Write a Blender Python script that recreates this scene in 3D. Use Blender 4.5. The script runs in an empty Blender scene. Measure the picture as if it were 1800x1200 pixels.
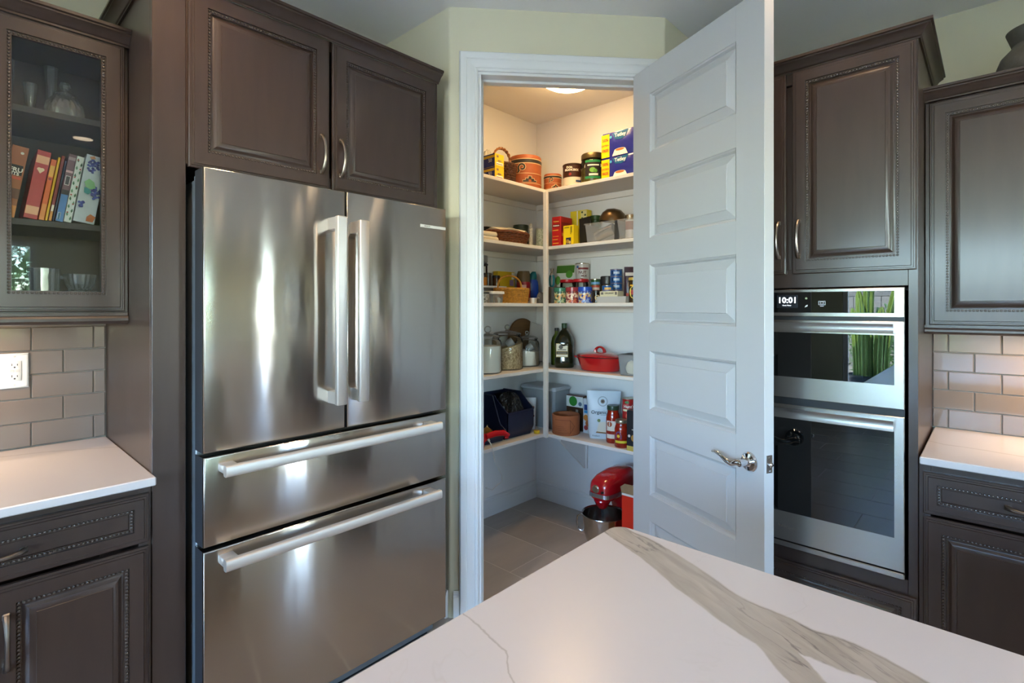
import bpy, bmesh, math, random
from mathutils import Vector, Matrix
from math import sin, cos, pi, radians as rad

scene = bpy.context.scene
COL = scene.collection
random.seed(7)

# ------------------------------------------------------------------ camera
cam_d = bpy.data.cameras.new('camera')
cam_d.sensor_width = 36.0
cam_d.lens = 917.0 / 1800.0 * 36.0
cam_d.shift_y = -(600 - 540.2) / 1800.0
cam_d.clip_start = 0.02
cam = bpy.data.objects.new('camera', cam_d)
cam.location = (0, 0, 1.39)
cam.rotation_euler = (rad(90), 0, rad(42.72 - 90))
COL.objects.link(cam)
scene.camera = cam

# ------------------------------------------------------------------ view and world
vs = scene.view_settings
vs.view_transform = 'Standard'
vs.look = 'None'
vs.gamma = 1.0
vs.use_curve_mapping = False
vs.exposure = 0.22
world = bpy.data.worlds.new('world')
scene.world = world
world.use_nodes = True
wn = world.node_tree.nodes
wl = world.node_tree.links
sky = wn.new('ShaderNodeTexSky')
sky.sky_type = 'NISHITA'
sky.sun_disc = False
sky.sun_elevation = rad(48)
sky.sun_rotation = rad(200)
sky.dust_density = 0.3
sky.ozone_density = 2.5
tint = wn.new('ShaderNodeMix')
tint.data_type = 'RGBA'
tint.blend_type = 'MULTIPLY'
tint.inputs[0].default_value = 1.0
tint.inputs[7].default_value = (0.88, 0.98, 1.10, 1)
wl.new(sky.outputs[0], tint.inputs[6])
wl.new(tint.outputs[2], wn['Background'].inputs[0])
SKY = 5.2
wn['Background'].inputs[1].default_value = SKY
sun_d = bpy.data.lights.new('sun', 'SUN')
sun_d.energy = 70.0
sun_d.angle = rad(0.6)
sun_d.color = (1.0, 0.95, 0.88)
sun = bpy.data.objects.new('sun', sun_d)
sun.rotation_euler = Vector((-.42, -.30, -.86)).to_track_quat('-Z', 'Y').to_euler()
COL.objects.link(sun)

LAMP = (1.0, 0.68, 0.39)      # warm lamp light
DAY = (0.62, 0.82, 1.0)

def lamp(name, kind, loc, energy, color, rot=(0, 0, 0), size=0.1, size_y=None, parent=None, spot=None, blend=0.6, portal=False):
    d = bpy.data.lights.new(name, kind)
    d.energy = energy
    d.color = color
    if kind == 'AREA':
        d.size = size
        if size_y:
            d.shape = 'RECTANGLE'
            d.size_y = size_y
        elif not portal:
            d.shape = 'DISK'
        if portal:
            d.cycles.is_portal = True
    elif kind == 'SPOT':
        d.spot_size = spot
        d.spot_blend = blend
        d.shadow_soft_size = size
    elif kind == 'POINT':
        d.shadow_soft_size = size
    o = bpy.data.objects.new(name, d)
    o.location = loc
    o.rotation_euler = rot
    o.parent = parent
    COL.objects.link(o)
    return o

# ------------------------------------------------------------------ materials
def hexc(h, k=1.0):
    h = h.lstrip('#')
    v = [int(h[i:i + 2], 16) / 255 for i in (0, 2, 4)]
    return tuple(k * (c / 12.92 if c <= 0.04045 else ((c + 0.055) / 1.055) ** 2.4) for c in v)

MATS = {}
def mat(name, col, rough=0.5, metal=0.0, bump=None, var=None, aniso=0.0, rot=0.0, coat=0.0, emit=None, spec=None, trans=0.0, ior=1.45, stretch=None, sheen=0):
    if name in MATS:
        return MATS[name]
    if isinstance(col, str):
        col = hexc(col)
    m = bpy.data.materials.new(name)
    m.use_nodes = True
    nt = m.node_tree
    b = nt.nodes['Principled BSDF']
    b.inputs['Base Color'].default_value = (*col, 1)
    b.inputs['Roughness'].default_value = rough
    b.inputs['Metallic'].default_value = metal
    b.inputs['IOR'].default_value = ior
    if coat:
        b.inputs['Coat Weight'].default_value = coat
        b.inputs['Coat Roughness'].default_value = 0.15
    if spec is not None:
        b.inputs['Specular IOR Level'].default_value = spec
    if trans:
        b.inputs['Transmission Weight'].default_value = trans
    if aniso:
        b.inputs['Anisotropic'].default_value = aniso
        b.inputs['Anisotropic Rotation'].default_value = rot
        t = nt.nodes.new('ShaderNodeTangent')
        t.direction_type = 'RADIAL'
        t.axis = 'Z'
        nt.links.new(t.outputs[0], b.inputs['Tangent'])
    tc = None
    def coords():
        nonlocal tc
        if tc is None:
            t = nt.nodes.new('ShaderNodeTexCoord')
            tc = t.outputs['Object']
            if stretch:
                mp = nt.nodes.new('ShaderNodeMapping')
                mp.inputs['Scale'].default_value = stretch
                nt.links.new(tc, mp.inputs[0])
                tc = mp.outputs[0]
        return tc
    if var:
        n = nt.nodes.new('ShaderNodeTexNoise')
        n.inputs['Scale'].default_value = var[0]
        n.inputs['Detail'].default_value = 4
        nt.links.new(coords(), n.inputs['Vector'])
        r = nt.nodes.new('ShaderNodeValToRGB')
        a = var[1]
        c2 = var[2] if len(var) > 2 else None
        r.color_ramp.elements[0].position = 0.3
        r.color_ramp.elements[1].position = 0.7
        r.color_ramp.elements[0].color = (*[max(0, c * (1 - a)) for c in col], 1)
        r.color_ramp.elements[1].color = (*(c2 if c2 else [min(1, c * (1 + a)) for c in col]), 1)
        nt.links.new(n.outputs[0], r.inputs[0])
        nt.links.new(r.outputs[0], b.inputs['Base Color'])
    if bump:
        n = nt.nodes.new('ShaderNodeTexNoise')
        n.inputs['Scale'].default_value = bump[0]
        n.inputs['Detail'].default_value = 3
        nt.links.new(coords(), n.inputs['Vector'])
        bp = nt.nodes.new('ShaderNodeBump')
        bp.inputs['Strength'].default_value = bump[1]
        bp.inputs['Distance'].default_value = bump[2] if len(bump) > 2 else 0.01
        nt.links.new(n.outputs[0], bp.inputs['Height'])
        nt.links.new(bp.outputs[0], b.inputs['Normal'])
    if emit:
        b.inputs['Emission Color'].default_value = (*emit[0], 1)
        b.inputs['Emission Strength'].default_value = emit[1]
    MATS[name] = m
    return m

def clear(name, tint=(1, 1, 1), rough=0.02, milky=0.0, milk=(0.8, 0.8, 0.8), ior=1.45):
    """thin-walled clear sheet: mirror reflection by Fresnel over straight transmission"""
    if name in MATS:
        return MATS[name]
    m = bpy.data.materials.new(name)
    m.use_nodes = True
    nt = m.node_tree
    nt.nodes.remove(nt.nodes['Principled BSDF'])
    out = nt.nodes['Material Output']
    tr = nt.nodes.new('ShaderNodeBsdfTransparent')
    tr.inputs[0].default_value = (*tint, 1)
    gl = nt.nodes.new('ShaderNodeBsdfGlossy')
    gl.inputs['Roughness'].default_value = rough
    fr = nt.nodes.new('ShaderNodeFresnel')
    fr.inputs[0].default_value = ior
    base = tr.outputs[0]
    if milky:
        df = nt.nodes.new('ShaderNodeBsdfDiffuse')
        df.inputs[0].default_value = (*milk, 1)
        mm = nt.nodes.new('ShaderNodeMixShader')
        mm.inputs[0].default_value = milky
        nt.links.new(base, mm.inputs[1])
        nt.links.new(df.outputs[0], mm.inputs[2])
        base = mm.outputs[0]
    mx = nt.nodes.new('ShaderNodeMixShader')
    nt.links.new(fr.outputs[0], mx.inputs[0])
    nt.links.new(base, mx.inputs[1])
    nt.links.new(gl.outputs[0], mx.inputs[2])
    nt.links.new(mx.outputs[0], out.inputs[0])
    MATS[name] = m
    return m

# ------------------------------------------------------------------ mesh builder
class MB:
    def __init__(s):
        s.v = []
        s.f = []
    def add(s, vs_, fs):
        o = len(s.v)
        s.v += [tuple(p) for p in vs_]
        s.f += [tuple(o + i for i in f) for f in fs]
        return s
    def box(s, x0, y0, z0, x1, y1, z1, c=0.0):
        if x0 > x1: x0, x1 = x1, x0
        if y0 > y1: y0, y1 = y1, y0
        if z0 > z1: z0, z1 = z1, z0
        c = min(c, (x1 - x0) * .45, (y1 - y0) * .45, (z1 - z0) * .45)
        if c <= 0:
            return s.add([(x0, y0, z0), (x1, y0, z0), (x1, y1, z0), (x0, y1, z0), (x0, y0, z1), (x1, y0, z1), (x1, y1, z1), (x0, y1, z1)],
                         [(0, 3, 2, 1), (4, 5, 6, 7), (0, 1, 5, 4), (1, 2, 6, 5), (2, 3, 7, 6), (3, 0, 4, 7)])
        X, Y, Z = (x0, x1), (y0, y1), (z0, z1)
        vs_, ix = [], {}
        for i in (0, 1):
            for j in (0, 1):
                for k in (0, 1):
                    dx, dy, dz = (c, -c)[i], (c, -c)[j], (c, -c)[k]
                    for a, p in enumerate(((X[i], Y[j] + dy, Z[k] + dz), (X[i] + dx, Y[j], Z[k] + dz), (X[i] + dx, Y[j] + dy, Z[k]))):
                        ix[i, j, k, a] = len(vs_)
                        vs_.append(p)
        fs = []
        for i in (0, 1):
            fs.append([ix[i, 0, 0, 0], ix[i, 1, 0, 0], ix[i, 1, 1, 0], ix[i, 0, 1, 0]])
            fs.append([ix[0, i, 0, 1], ix[1, i, 0, 1], ix[1, i, 1, 1], ix[0, i, 1, 1]])
            fs.append([ix[0, 0, i, 2], ix[1, 0, i, 2], ix[1, 1, i, 2], ix[0, 1, i, 2]])
        for j in (0, 1):
            for k in (0, 1):
                fs.append([ix[0, j, k, 1], ix[1, j, k, 1], ix[1, j, k, 2], ix[0, j, k, 2]])
                fs.append([ix[j, 0, k, 0], ix[j, 1, k, 0], ix[j, 1, k, 2], ix[j, 0, k, 2]])
                fs.append([ix[j, k, 0, 0], ix[j, k, 1, 0], ix[j, k, 1, 1], ix[j, k, 0, 1]])
        for i in (0, 1):
            for j in (0, 1):
                for k in (0, 1):
                    fs.append([ix[i, j, k, a] for a in (0, 1, 2)])
        return s.add(vs_, fs)
    def lathe(s, prof, n=24, cx=0, cy=0, sx=1.0, sy=1.0, a0=0.0):
        vs_, fs = [], []
        rings = []
        for r, z in prof:
            if r < 1e-6:
                rings.append([len(vs_)])
                vs_.append((cx, cy, z))
            else:
                rings.append(list(range(len(vs_), len(vs_) + n)))
                vs_ += [(cx + sx * r * cos(a0 + 2 * pi * i / n), cy + sy * r * sin(a0 + 2 * pi * i / n), z) for i in range(n)]
        for a, b in zip(rings, rings[1:]):
            for i in range(n):
                j = (i + 1) % n
                if len(a) == 1 and len(b) == 1:
                    continue
                if len(a) == 1:
                    fs.append((a[0], b[j], b[i]))
                elif len(b) == 1:
                    fs.append((a[i], a[j], b[0]))
                else:
                    fs.append((a[i], a[j], b[j], b[i]))
        return s.add(vs_, fs)
    def tube(s, pts, r, n=8, closed=False, flat=1.0):
        pts = [Vector(p) for p in pts]
        m = len(pts)
        rr = r if isinstance(r, (list, tuple)) else [r] * m
        vs_, fs = [], []
        up = Vector((0, 0, 1))
        prev = None
        for i, p in enumerate(pts):
            a = pts[(i - 1) % m] if (closed or i > 0) else p
            b = pts[(i + 1) % m] if (closed or i < m - 1) else p
            t = (b - a).normalized()
            if prev is None:
                u = up if abs(t.dot(up)) < 0.9 else Vector((1, 0, 0))
            else:
                u = prev
            u = (u - t * u.dot(t)).normalized()
            prev = u
            w = t.cross(u)
            vs_ += [tuple(p + (u * cos(2 * pi * k / n) + w * flat * sin(2 * pi * k / n)) * rr[i]) for k in range(n)]
        for i in range(m if closed else m - 1):
            j = (i + 1) % m
            for k in range(n):
                l = (k + 1) % n
                fs.append((i * n + k, i * n + l, j * n + l, j * n + k))
        if not closed:
            fs.append(tuple(range(n)))
            fs.append(tuple((m - 1) * n + k for k in range(n)))
        return s.add(vs_, fs)
    def prism(s, poly, a, b, axis='z'):
        n = len(poly)
        def P(p, t):
            return {'z': (p[0], p[1], t), 'y': (p[0], t, p[1]), 'x': (t, p[0], p[1])}[axis]
        return s.add([P(p, a) for p in poly] + [P(p, b) for p in poly],
                     [tuple(range(n)), tuple(range(n, 2 * n))] + [(i, (i + 1) % n, n + (i + 1) % n, n + i) for i in range(n)])
    def rings(s, x0, z0, x1, z1, prof, fill=True):
        """concentric rectangles in the x-z plane; prof = [(inset, y)]"""
        vs_, fs = [], []
        for i, y in prof:
            vs_ += [(x0 + i, y, z0 + i), (x1 - i, y, z0 + i), (x1 - i, y, z1 - i), (x0 + i, y, z1 - i)]
        for k in range(len(prof) - 1):
            a, b = 4 * k, 4 * k + 4
            for q in range(4):
                w = (q + 1) % 4
                fs.append((a + q, a + w, b + w, b + q))
        if fill:
            k = 4 * (len(prof) - 1)
            fs.append((k, k + 1, k + 2, k + 3))
        return s.add(vs_, fs)
    def loft(s, loops, cap0=True, cap1=True):
        n = len(loops[0])
        vs_ = [p for l in loops for p in l]
        fs = []
        for i in range(len(loops) - 1):
            for k in range(n):
                l = (k + 1) % n
                fs.append((i * n + k, i * n + l, (i + 1) * n + l, (i + 1) * n + k))
        if cap0: fs.append(tuple(range(n)))
        if cap1: fs.append(tuple((len(loops) - 1) * n + k for k in range(n)))
        return s.add(vs_, fs)
    def beads(s, pts, r, n=6):
        for (x, y, z) in pts:
            vs_ = [(x, y - r, z)]
            for ph in (0.9, 1.6):
                vs_ += [(x + r * sin(ph) * cos(2 * pi * k / n), y - r * cos(ph), z + r * sin(ph) * sin(2 * pi * k / n)) for k in range(n)]
            fs = [(0, 1 + k, 1 + (k + 1) % n) for k in range(n)] + [(1 + k, 1 + n + k, 1 + n + (k + 1) % n, 1 + (k + 1) % n) for k in range(n)]
            s.add(vs_, fs)
        return s
    def xf(s, M):
        s.v = [tuple(M @ Vector(p)) for p in s.v]
        return s
    def mesh(s, name, m, angle=35):
        me = bpy.data.meshes.new(name)
        me.from_pydata(s.v, [], s.f)
        bm = bmesh.new()
        bm.from_mesh(me)
        bmesh.ops.recalc_face_normals(bm, faces=bm.faces)
        bm.to_mesh(me)
        bm.free()
        me.polygons.foreach_set('use_smooth', [True] * len(me.polygons))
        me.set_sharp_from_angle(angle=rad(angle))
        if m:
            me.materials.append(m)
        return me
    def build(s, name, m, parent=None, label=None, cat=None, group=None, kind=None, angle=35):
        o = bpy.data.objects.new(name, s.mesh(name, m, angle))
        COL.objects.link(o)
        o.parent = parent
        return tag(o, label, cat, group, kind)

def tag(o, label=None, cat=None, group=None, kind=None):
    if label: o['label'] = label
    if cat: o['category'] = cat
    if group: o['group'] = group
    if kind: o['kind'] = kind
    return o

def thing(name, label, cat, loc=(0, 0, 0), rz=0.0, group=None, kind=None, rx=0.0, ry=0.0):
    o = bpy.data.objects.new(name, None)
    o.empty_display_size = 0.05
    o.location = loc
    o.rotation_euler = (rx, ry, rz)
    COL.objects.link(o)
    return tag(o, label, cat, group, kind)

def text(s, size, m, parent, x, y, z, name='lettering', rz=0.0, rx=pi / 2, ry=0.0, align='CENTER', ext=0.0004, bold=0.0, sx=1.0, shear=0.0, bend=0.0):
    c = bpy.data.curves.new(name, 'FONT')
    c.body = s
    c.size = size
    c.align_x = align
    c.align_y = 'CENTER'
    c.extrude = ext
    c.offset = bold
    c.shear = shear
    c.resolution_u = 2
    t = bpy.data.objects.new(name, c)
    COL.objects.link(t)
    o = bpy.data.objects.new(name, bpy.data.meshes.new(name))
    o.location = (x, y, z)
    o.rotation_euler = (rx, ry, rz)
    o.scale = (sx, 1, 1)
    o.parent = parent
    COL.objects.link(o)
    TEXTS.append((t, o, m, bend))
    return o
TEXTS = []

def finish_text():
    """all lettering becomes mesh in one pass"""
    dg_ = bpy.context.evaluated_depsgraph_get()
    dg_.update()
    made = [(bpy.data.meshes.new_from_object(t.evaluated_get(dg_)), t, o, m, bd_) for t, o, m, bd_ in TEXTS]
    for me, t, o, m, bd_ in made:
        if bd_:
            for v in me.vertices:
                x, z = v.co.x, v.co.z
                v.co.x, v.co.z = (bd_ + z) * sin(x / bd_), (bd_ + z) * cos(x / bd_) - bd_
        me.materials.clear()
        me.materials.append(m)
        me.name = o.name
        old = o.data
        o.data = me
        bpy.data.meshes.remove(old)
        c = t.data
        bpy.data.objects.remove(t)
        bpy.data.curves.remove(c)

def copy_tree(o, parent=None):
    c = o.copy()
    COL.objects.link(c)
    c.parent = parent
    for ch in [k for k in bpy.data.objects if k.parent == o]:
        copy_tree(ch, c)
    return c

# shared finishes
CAB = mat('espresso_wood', '#382b25', 0.34, var=(5, 0.10), stretch=(6, 6, 1.0), coat=0.3)
BEADM = mat('bead_glint_finish', '#453a33', 0.14, coat=0.6)  # lighter worn tone, also painting in the glints on the beads
CABIN = mat('cabinet_interior', '#57504b', 0.5)
WALL = mat('wall_paint', '#c6c0a6', 0.75, bump=(260, 0.12, 0.002))
PWALL = mat('pantry_paint', '#d8d6d3', 0.75, bump=(260, 0.1, 0.002))
CEIL = mat('ceiling_paint', '#e6e3de', 0.85, bump=(120, 0.1, 0.003))
TRIM = mat('white_trim_paint', '#d0d0ce', 0.4)
SHELFW = mat('shelf_paint', '#d9d3cb', 0.5)
STEEL = mat('brushed_steel', '#b2aaa1', 0.17, 1.0, aniso=0.9, rot=0.25, bump=(2.2, 0.06, 0.05), stretch=(2.2, 2.2, 0.8))
STEELH = mat('satin_handle_steel', '#e3e0dc', 0.5, 1.0)
STEEL2 = mat('oven_steel', '#a5a19c', 0.26, 1.0, aniso=0.6, rot=0.25)
CHROME = mat('polished_chrome', '#d8d8da', 0.06, 1.0)
PULL = mat('pewter_pull', '#8a8179', 0.3, 1.0)
BLACK = mat('black_plastic', '#121315', 0.4)
DKPL = mat('dark_door_side', '#2a2c30', 0.45)
GLASSBLK = mat('black_oven_glass', '#060707', 0.0, spec=0.9)
GROUT = mat('tile_grout', '#9a9086', 0.8)
TILE = mat('taupe_glass_tile', '#7d7066', 0.06, coat=0.3, var=(3, 0.06))
WHITE = mat('white_plastic', '#e9e6e0', 0.35)
PANE = clear('window_glass', (0.97, 0.98, 0.97))
GLASS = clear('clear_glass', (0.93, 0.95, 0.94))
CRYSTAL = mat('crystal', (1, 1, 1), 0.02, trans=1.0, ior=1.5)
CARD = mat('cardboard', '#8d7353', 0.8, var=(30, 0.1))

def quartz(name, main=None):
    m = bpy.data.materials.new(name)
    m.use_nodes = True
    nt = m.node_tree
    L = nt.links.new
    b = nt.nodes['Principled BSDF']
    b.inputs['Roughness'].default_value = 0.28
    geo = nt.nodes.new('ShaderNodeNewGeometry')
    sep = nt.nodes.new('ShaderNodeSeparateXYZ')
    L(geo.outputs['Position'], sep.inputs[0])
    def noise(scale, detail=4, dist=0.0, stretch=None):
        n = nt.nodes.new('ShaderNodeTexNoise')
        n.inputs['Scale'].default_value = scale
        n.inputs['Detail'].default_value = detail
        n.inputs['Distortion'].default_value = dist
        if stretch:
            mp = nt.nodes.new('ShaderNodeMapping')
            mp.vector_type = 'TEXTURE'
            mp.inputs['Rotation'].default_value = (0, 0, rad(stretch[3]) if len(stretch) > 3 else 0)
            mp.inputs['Scale'].default_value = stretch[:3]
            L(geo.outputs['Position'], mp.inputs[0])
            L(mp.outputs[0], n.inputs['Vector'])
        else:
            L(geo.outputs['Position'], n.inputs['Vector'])
        return n.outputs[0]
    def M(op, a, c=None, clamp=False):
        n = nt.nodes.new('ShaderNodeMath')
        n.operation = op
        n.use_clamp = clamp
        for k, q in ((0, a), (1, c)):
            if q is None: continue
            if isinstance(q, (int, float)): n.inputs[k].default_value = q
            else: L(q, n.inputs[k])
        return n.outputs[0]
    def mix(f, a, c):
        n = nt.nodes.new('ShaderNodeMix')
        n.data_type = 'RGBA'
        if isinstance(f, (int, float)): n.inputs[0].default_value = f
        else: L(f, n.inputs[0])
        for k, q in ((6, a), (7, c)):
            if isinstance(q, tuple): n.inputs[k].default_value = (*q, 1)
            else: L(q, n.inputs[k])
        return n.outputs[2]
    base = hexc('#bcb7b7')
    vein = hexc('#a89d8d')
    col = mix(M('MULTIPLY', noise(3.0), 0.5), base, hexc('#c5c1c0'))
    # faint hairline veins
    nz = noise(2.6, 5, 1.4)
    line = M('SUBTRACT', 1.0, M('MULTIPLY', M('ABSOLUTE', M('SUBTRACT', nz, 0.5)), 170.0), clamp=True)
    gate = M('MULTIPLY', M('SUBTRACT', noise(5.0, 3), 0.52), 5.0, clamp=True)
    col = mix(M('MULTIPLY', M('MULTIPLY', line, gate), 0.3), col, hexc('#a9a29b'))
    if main:
        axis, lo, hi, olo, ohi, curves = main
        t = M('DIVIDE', M('SUBTRACT', sep.outputs[axis], lo), hi - lo)
        other = sep.outputs[1 - axis]
        wob = M('ADD', other, M('MULTIPLY', M('SUBTRACT', noise(14, 7), 0.5), 0.018))
        wob2 = M('ADD', other, M('MULTIPLY', M('SUBTRACT', noise(40, 4), 0.5), 0.012))
        def curve(pts):
            n = nt.nodes.new('ShaderNodeFloatCurve')
            cu = n.mapping.curves[0]
            P = [((a - lo) / (hi - lo), (o - olo) / (ohi - olo)) for a, o in pts]
            cu.points[0].location = P[0]
            cu.points[1].location = P[-1]
            for p in P[1:-1]:
                cu.points.new(*p)
            for p in cu.points: p.handle_type = 'VECTOR'
            n.mapping.update()
            L(t, n.inputs['Value'])
            return M('ADD', M('MULTIPLY', n.outputs[0], ohi - olo), olo)
        def step(v, e, soft=0.004):
            return M('DIVIDE', M('SUBTRACT', v, e), soft, clamp=True)
        for kind, data in curves:
            if kind == 'band':
                l, r = curve(data[0]), curve(data[1])
                mk = M('MULTIPLY', step(wob, l), M('SUBTRACT', 1.0, step(wob, r)))
                if len(data) > 2:
                    wlft, wrgt = curve(data[2]), curve(data[3])
                    mk = M('MULTIPLY', mk, M('SUBTRACT', 1.0, M('MULTIPLY', step(wob2, wlft), M('SUBTRACT', 1.0, step(wob2, wrgt)))))
                grain = noise(9, 5, 0.6, (.16, 1, 1, -27))
                vc = mix(M('MULTIPLY', M('SUBTRACT', grain, 0.3), 2.4, clamp=True), hexc('#8f877c'), hexc('#a89f94'))
                # dark hairlines along the vein and on its right edge
                gate2 = M('MULTIPLY', M('SUBTRACT', noise(7, 3), 0.44), 9.0, clamp=True)
                dk = M('SUBTRACT', 1.0, M('MULTIPLY', M('ABSOLUTE', M('SUBTRACT', noise(5, 6, 0.5, (.22, 1, 1, -27)), 0.5)), 60.0), clamp=True)
                ed = M('SUBTRACT', 1.0, M('DIVIDE', M('ABSOLUTE', M('SUBTRACT', wob, M('SUBTRACT', r, 0.002))), 0.0022), clamp=True)
                vc = mix(M('MULTIPLY', M('MULTIPLY', M('MAXIMUM', dk, ed), gate2), 0.75), vc, hexc('#4f4b47'))
                col = mix(M('MULTIPLY', mk, 0.92), col, vc)
            else:
                c0 = curve(data[0])
                mk = M('SUBTRACT', 1.0, M('DIVIDE', M('ABSOLUTE', M('SUBTRACT', wob2, c0)), data[1]), clamp=True)
                lim = M('MULTIPLY', step(sep.outputs[axis], data[2]), M('SUBTRACT', 1.0, step(sep.outputs[axis], data[3])))
                col = mix(M('MULTIPLY', M('MULTIPLY', mk, lim), data[4]), col, hexc('#8e8780'))
    L(col, b.inputs['Base Color'])
    return m

# ------------------------------------------------------------------ the shell of the room
HC = 2.735                                   # ceiling height
A_D = rad(-42.3)
DG = Vector((cos(A_D), sin(A_D), 0))         # along the angled pantry wall
DN = Vector((-sin(A_D), cos(A_D), 0))        # into the pantry
P1 = Vector((1.525, 1.79, 0))
XW, YW = -3.3, -3.3                          # far walls behind the camera

def struct(name, mb, m, parent=None, **k):
    return mb.build(name, m, parent, kind=None if parent else 'structure', **k)

floor = struct('floor', MB().box(XW - .1, YW - .1, -.12, 3.25, 2.62, -.0009), mat('floor_grout', '#d2cbc1', .8))
FT = [mat('floor_tile_%d' % i, c, .32, var=(2.2, .10), stretch=(1, 3.5, 1), bump=(14, .03, .002)) for i, c in enumerate(('#a99f94', '#a2988d', '#aea499'))]
W_, L_ = .325, .61
tm = [MB().box(.0022, .0022, -.0012, W_ - .0022, L_ - .0022, 0, .0006).mesh('tile', m) for m in FT]
offs = {0: .0, 1: .409, 2: .205}
k = 0
for i in range(-16, 3):
    x = 2.33 + i * W_
    if x < XW or x > 2.70: continue
    y = 1.868 - 10 * L_ + (.409 if (i % 2 == 0) else 0)
    while y < 2.40:
        if y > YW - .3:
            o = bpy.data.objects.new('tile', tm[(i * 7 + int(y * 10)) % 3])
            o.location = (x, y, 0)
            if y + L_ > 2.47: o.scale.y = (2.47 - y) / L_
            o.parent = floor
            COL.objects.link(o)
        y += L_
struct('ceiling', MB().box(XW - .1, YW - .1, HC, 3.25, 2.62, HC + .1), CEIL)
struct('wall_left', MB().box(XW - .1, 2.43, 0, 1.53, 2.62, HC), WALL)
wl_left = bpy.data.objects['wall_left']
wr = MB().box(2.69, -1.3, 0, 3.23, 1.115, 2.10).box(3.13, -1.3, 2.10, 3.23, 1.115, HC)
wr.box(2.69, YW, 0, 2.85, -2.8, HC).box(2.69, -2.8, 0, 2.85, -1.3, .98).box(2.69, -2.8, 2.12, 2.85, -1.3, HC).box(2.69, -1.34, 0, 3.23, -1.3, HC)
wl_right = struct('wall_right', wr, WALL)

def arc(c, r, a0, a1, n=6):
    return [(c[0] + r * cos(a0 + (a1 - a0) * i / n), c[1] + r * sin(a0 + (a1 - a0) * i / n)) for i in range(n + 1)]
def D2(s, o=0.0):
    p = P1 + DG * s + DN * o
    return (p.x, p.y)
r_ = .02
# rounded outer corners (bullnose)
def fillet(a, b, c, r=.02, n=5):
    a, b, c = Vector(a), Vector(b), Vector(c)
    u, v = (a - b).normalized(), (c - b).normalized()
    th = math.acos(max(-1, min(1, u.dot(v))))
    d = r / math.tan(th / 2)
    cen = b + (u + v).normalized() * (r / sin(th / 2))
    p, q = b + u * d, b + v * d
    a0 = math.atan2(*(p - cen).yx)
    a1 = math.atan2(*(q - cen).yx)
    while a1 - a0 > pi: a1 -= 2 * pi
    while a1 - a0 < -pi: a1 += 2 * pi
    return arc(cen, r, a0, a1, n)
leftp = [(1.525, 2.62)] + fillet((1.525, 2.62), (1.525, 1.79), D2(.128)) + [D2(.128), D2(.128, .115), (1.64, 1.841), (1.64, 2.62)]
P2 = D2(.994)
rightp = [D2(.90)] + fillet(D2(.90), P2, (3.2, 1.121)) + [(3.23, 1.121), (3.23, 1.235), (2.306, 1.235), D2(.90, .115)]
wp = MB().prism(leftp, 0, HC).prism(rightp, 0, HC)
wp.prism([D2(.128), D2(.90), D2(.90, .115), D2(.128, .115)], 2.452, HC)
struct('wall_pantry_front', wp, WALL, angle=50)
struct('wall_pantry_back', MB().box(1.64, 2.48, 0, 3.05, 2.62, HC), PWALL)
struct('wall_pantry_right', MB().box(2.95, 1.235, 0, 3.23, 2.48, HC), PWALL)

# walls behind the camera with their openings
wb = MB()                                    # y = YW
wb.box(XW - .1, YW - .12, 0, -1.0, YW, HC).box(-1.0, YW - .12, 0, .64, YW, .98).box(-1.0, YW - .12, 2.08, .64, YW, HC)
wb.box(.64, YW - .12, 0, 2.18, YW, HC).box(2.18, YW - .12, 2.2, 2.50, YW, HC).box(2.50, YW - .12, 0, 3.23, YW, HC)
struct('wall_behind', wb, WALL)
ww = MB()                                    # x = XW
ww.box(XW - .12, YW, 0, XW, -2.1, HC).box(XW - .12, -2.1, 2.2, XW, 1.38, HC).box(XW - .12, 1.38, 0, XW, 2.43, HC)
struct('wall_patio', ww, WALL)

def framed(name, axis, p, a0, a1, z0, z1, mull, label, fw=.05, frame=TRIM):
    """a glazed opening in the plane axis = p"""
    root = thing(name, label, None, kind='structure')
    f = MB()
    def bx(m, u0, w0, u1, w1, t0, t1, c=.004):
        if axis == 'y': m.box(u0, p + t0, w0, u1, p + t1, w1, c)
        else: m.box(p + t0, u0, w0, p + t1, u1, w1, c)
    bx(f, a0, z0, a0 + fw, z1, -.09, -.02); bx(f, a1 - fw, z0, a1, z1, -.09, -.02)
    bx(f, a0 + fw, z0, a1 - fw, z0 + fw, -.09, -.02); bx(f, a0 + fw, z1 - fw, a1 - fw, z1, -.09, -.02)
    for q in mull: bx(f, q - fw * .5, z0 + fw, q + fw * .5, z1 - fw, -.085, -.025)
    f.build('window_frame', frame, root)
    ed = [a0 + fw] + [q for q in mull] + [a1 - fw]
    for q in range(len(ed) - 1):
        g = MB()
        bx(g, ed[q] + (fw * .5 if q else 0), z0 + fw, ed[q + 1] - (fw * .5 if q < len(ed) - 2 else 0), z1 - fw, -.058, -.052, 0)
        g.build('pane', PANE, root)
    return root
framed('window_1', 'y', YW, -1.0, .64, .98, 2.08, [-.2], 'white framed two light window looking onto green shrubs')
framed('window_2', 'y', YW, 2.18, 2.50, .02, 2.2, [], 'tall narrow white framed glazed door beside the counter run')
framed('window_fill', 'x', 2.85, -2.8, -1.34, .98, 2.12, [-2.07], 'added white framed window in the right wall, lending blue daylight to the refrigerator')  # unseen window added to throw bluish daylight on the fridge and island
lamp('daylight_portal', 'AREA', (2.99, -2.07, 1.55), 1, (1, 1, 1), (0, rad(90), 0), 1.14, 1.46, portal=True)
framed('window_3', 'x', XW, -2.1, 1.38, .02, 2.2, [-.36], 'wide white framed sliding patio door with two panes')
lamp('daylight_portal', 'AREA', (-.18, YW - .14, 1.53), 1, (1, 1, 1), (rad(90), 0, 0), 1.64, 1.1, portal=True)
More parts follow.
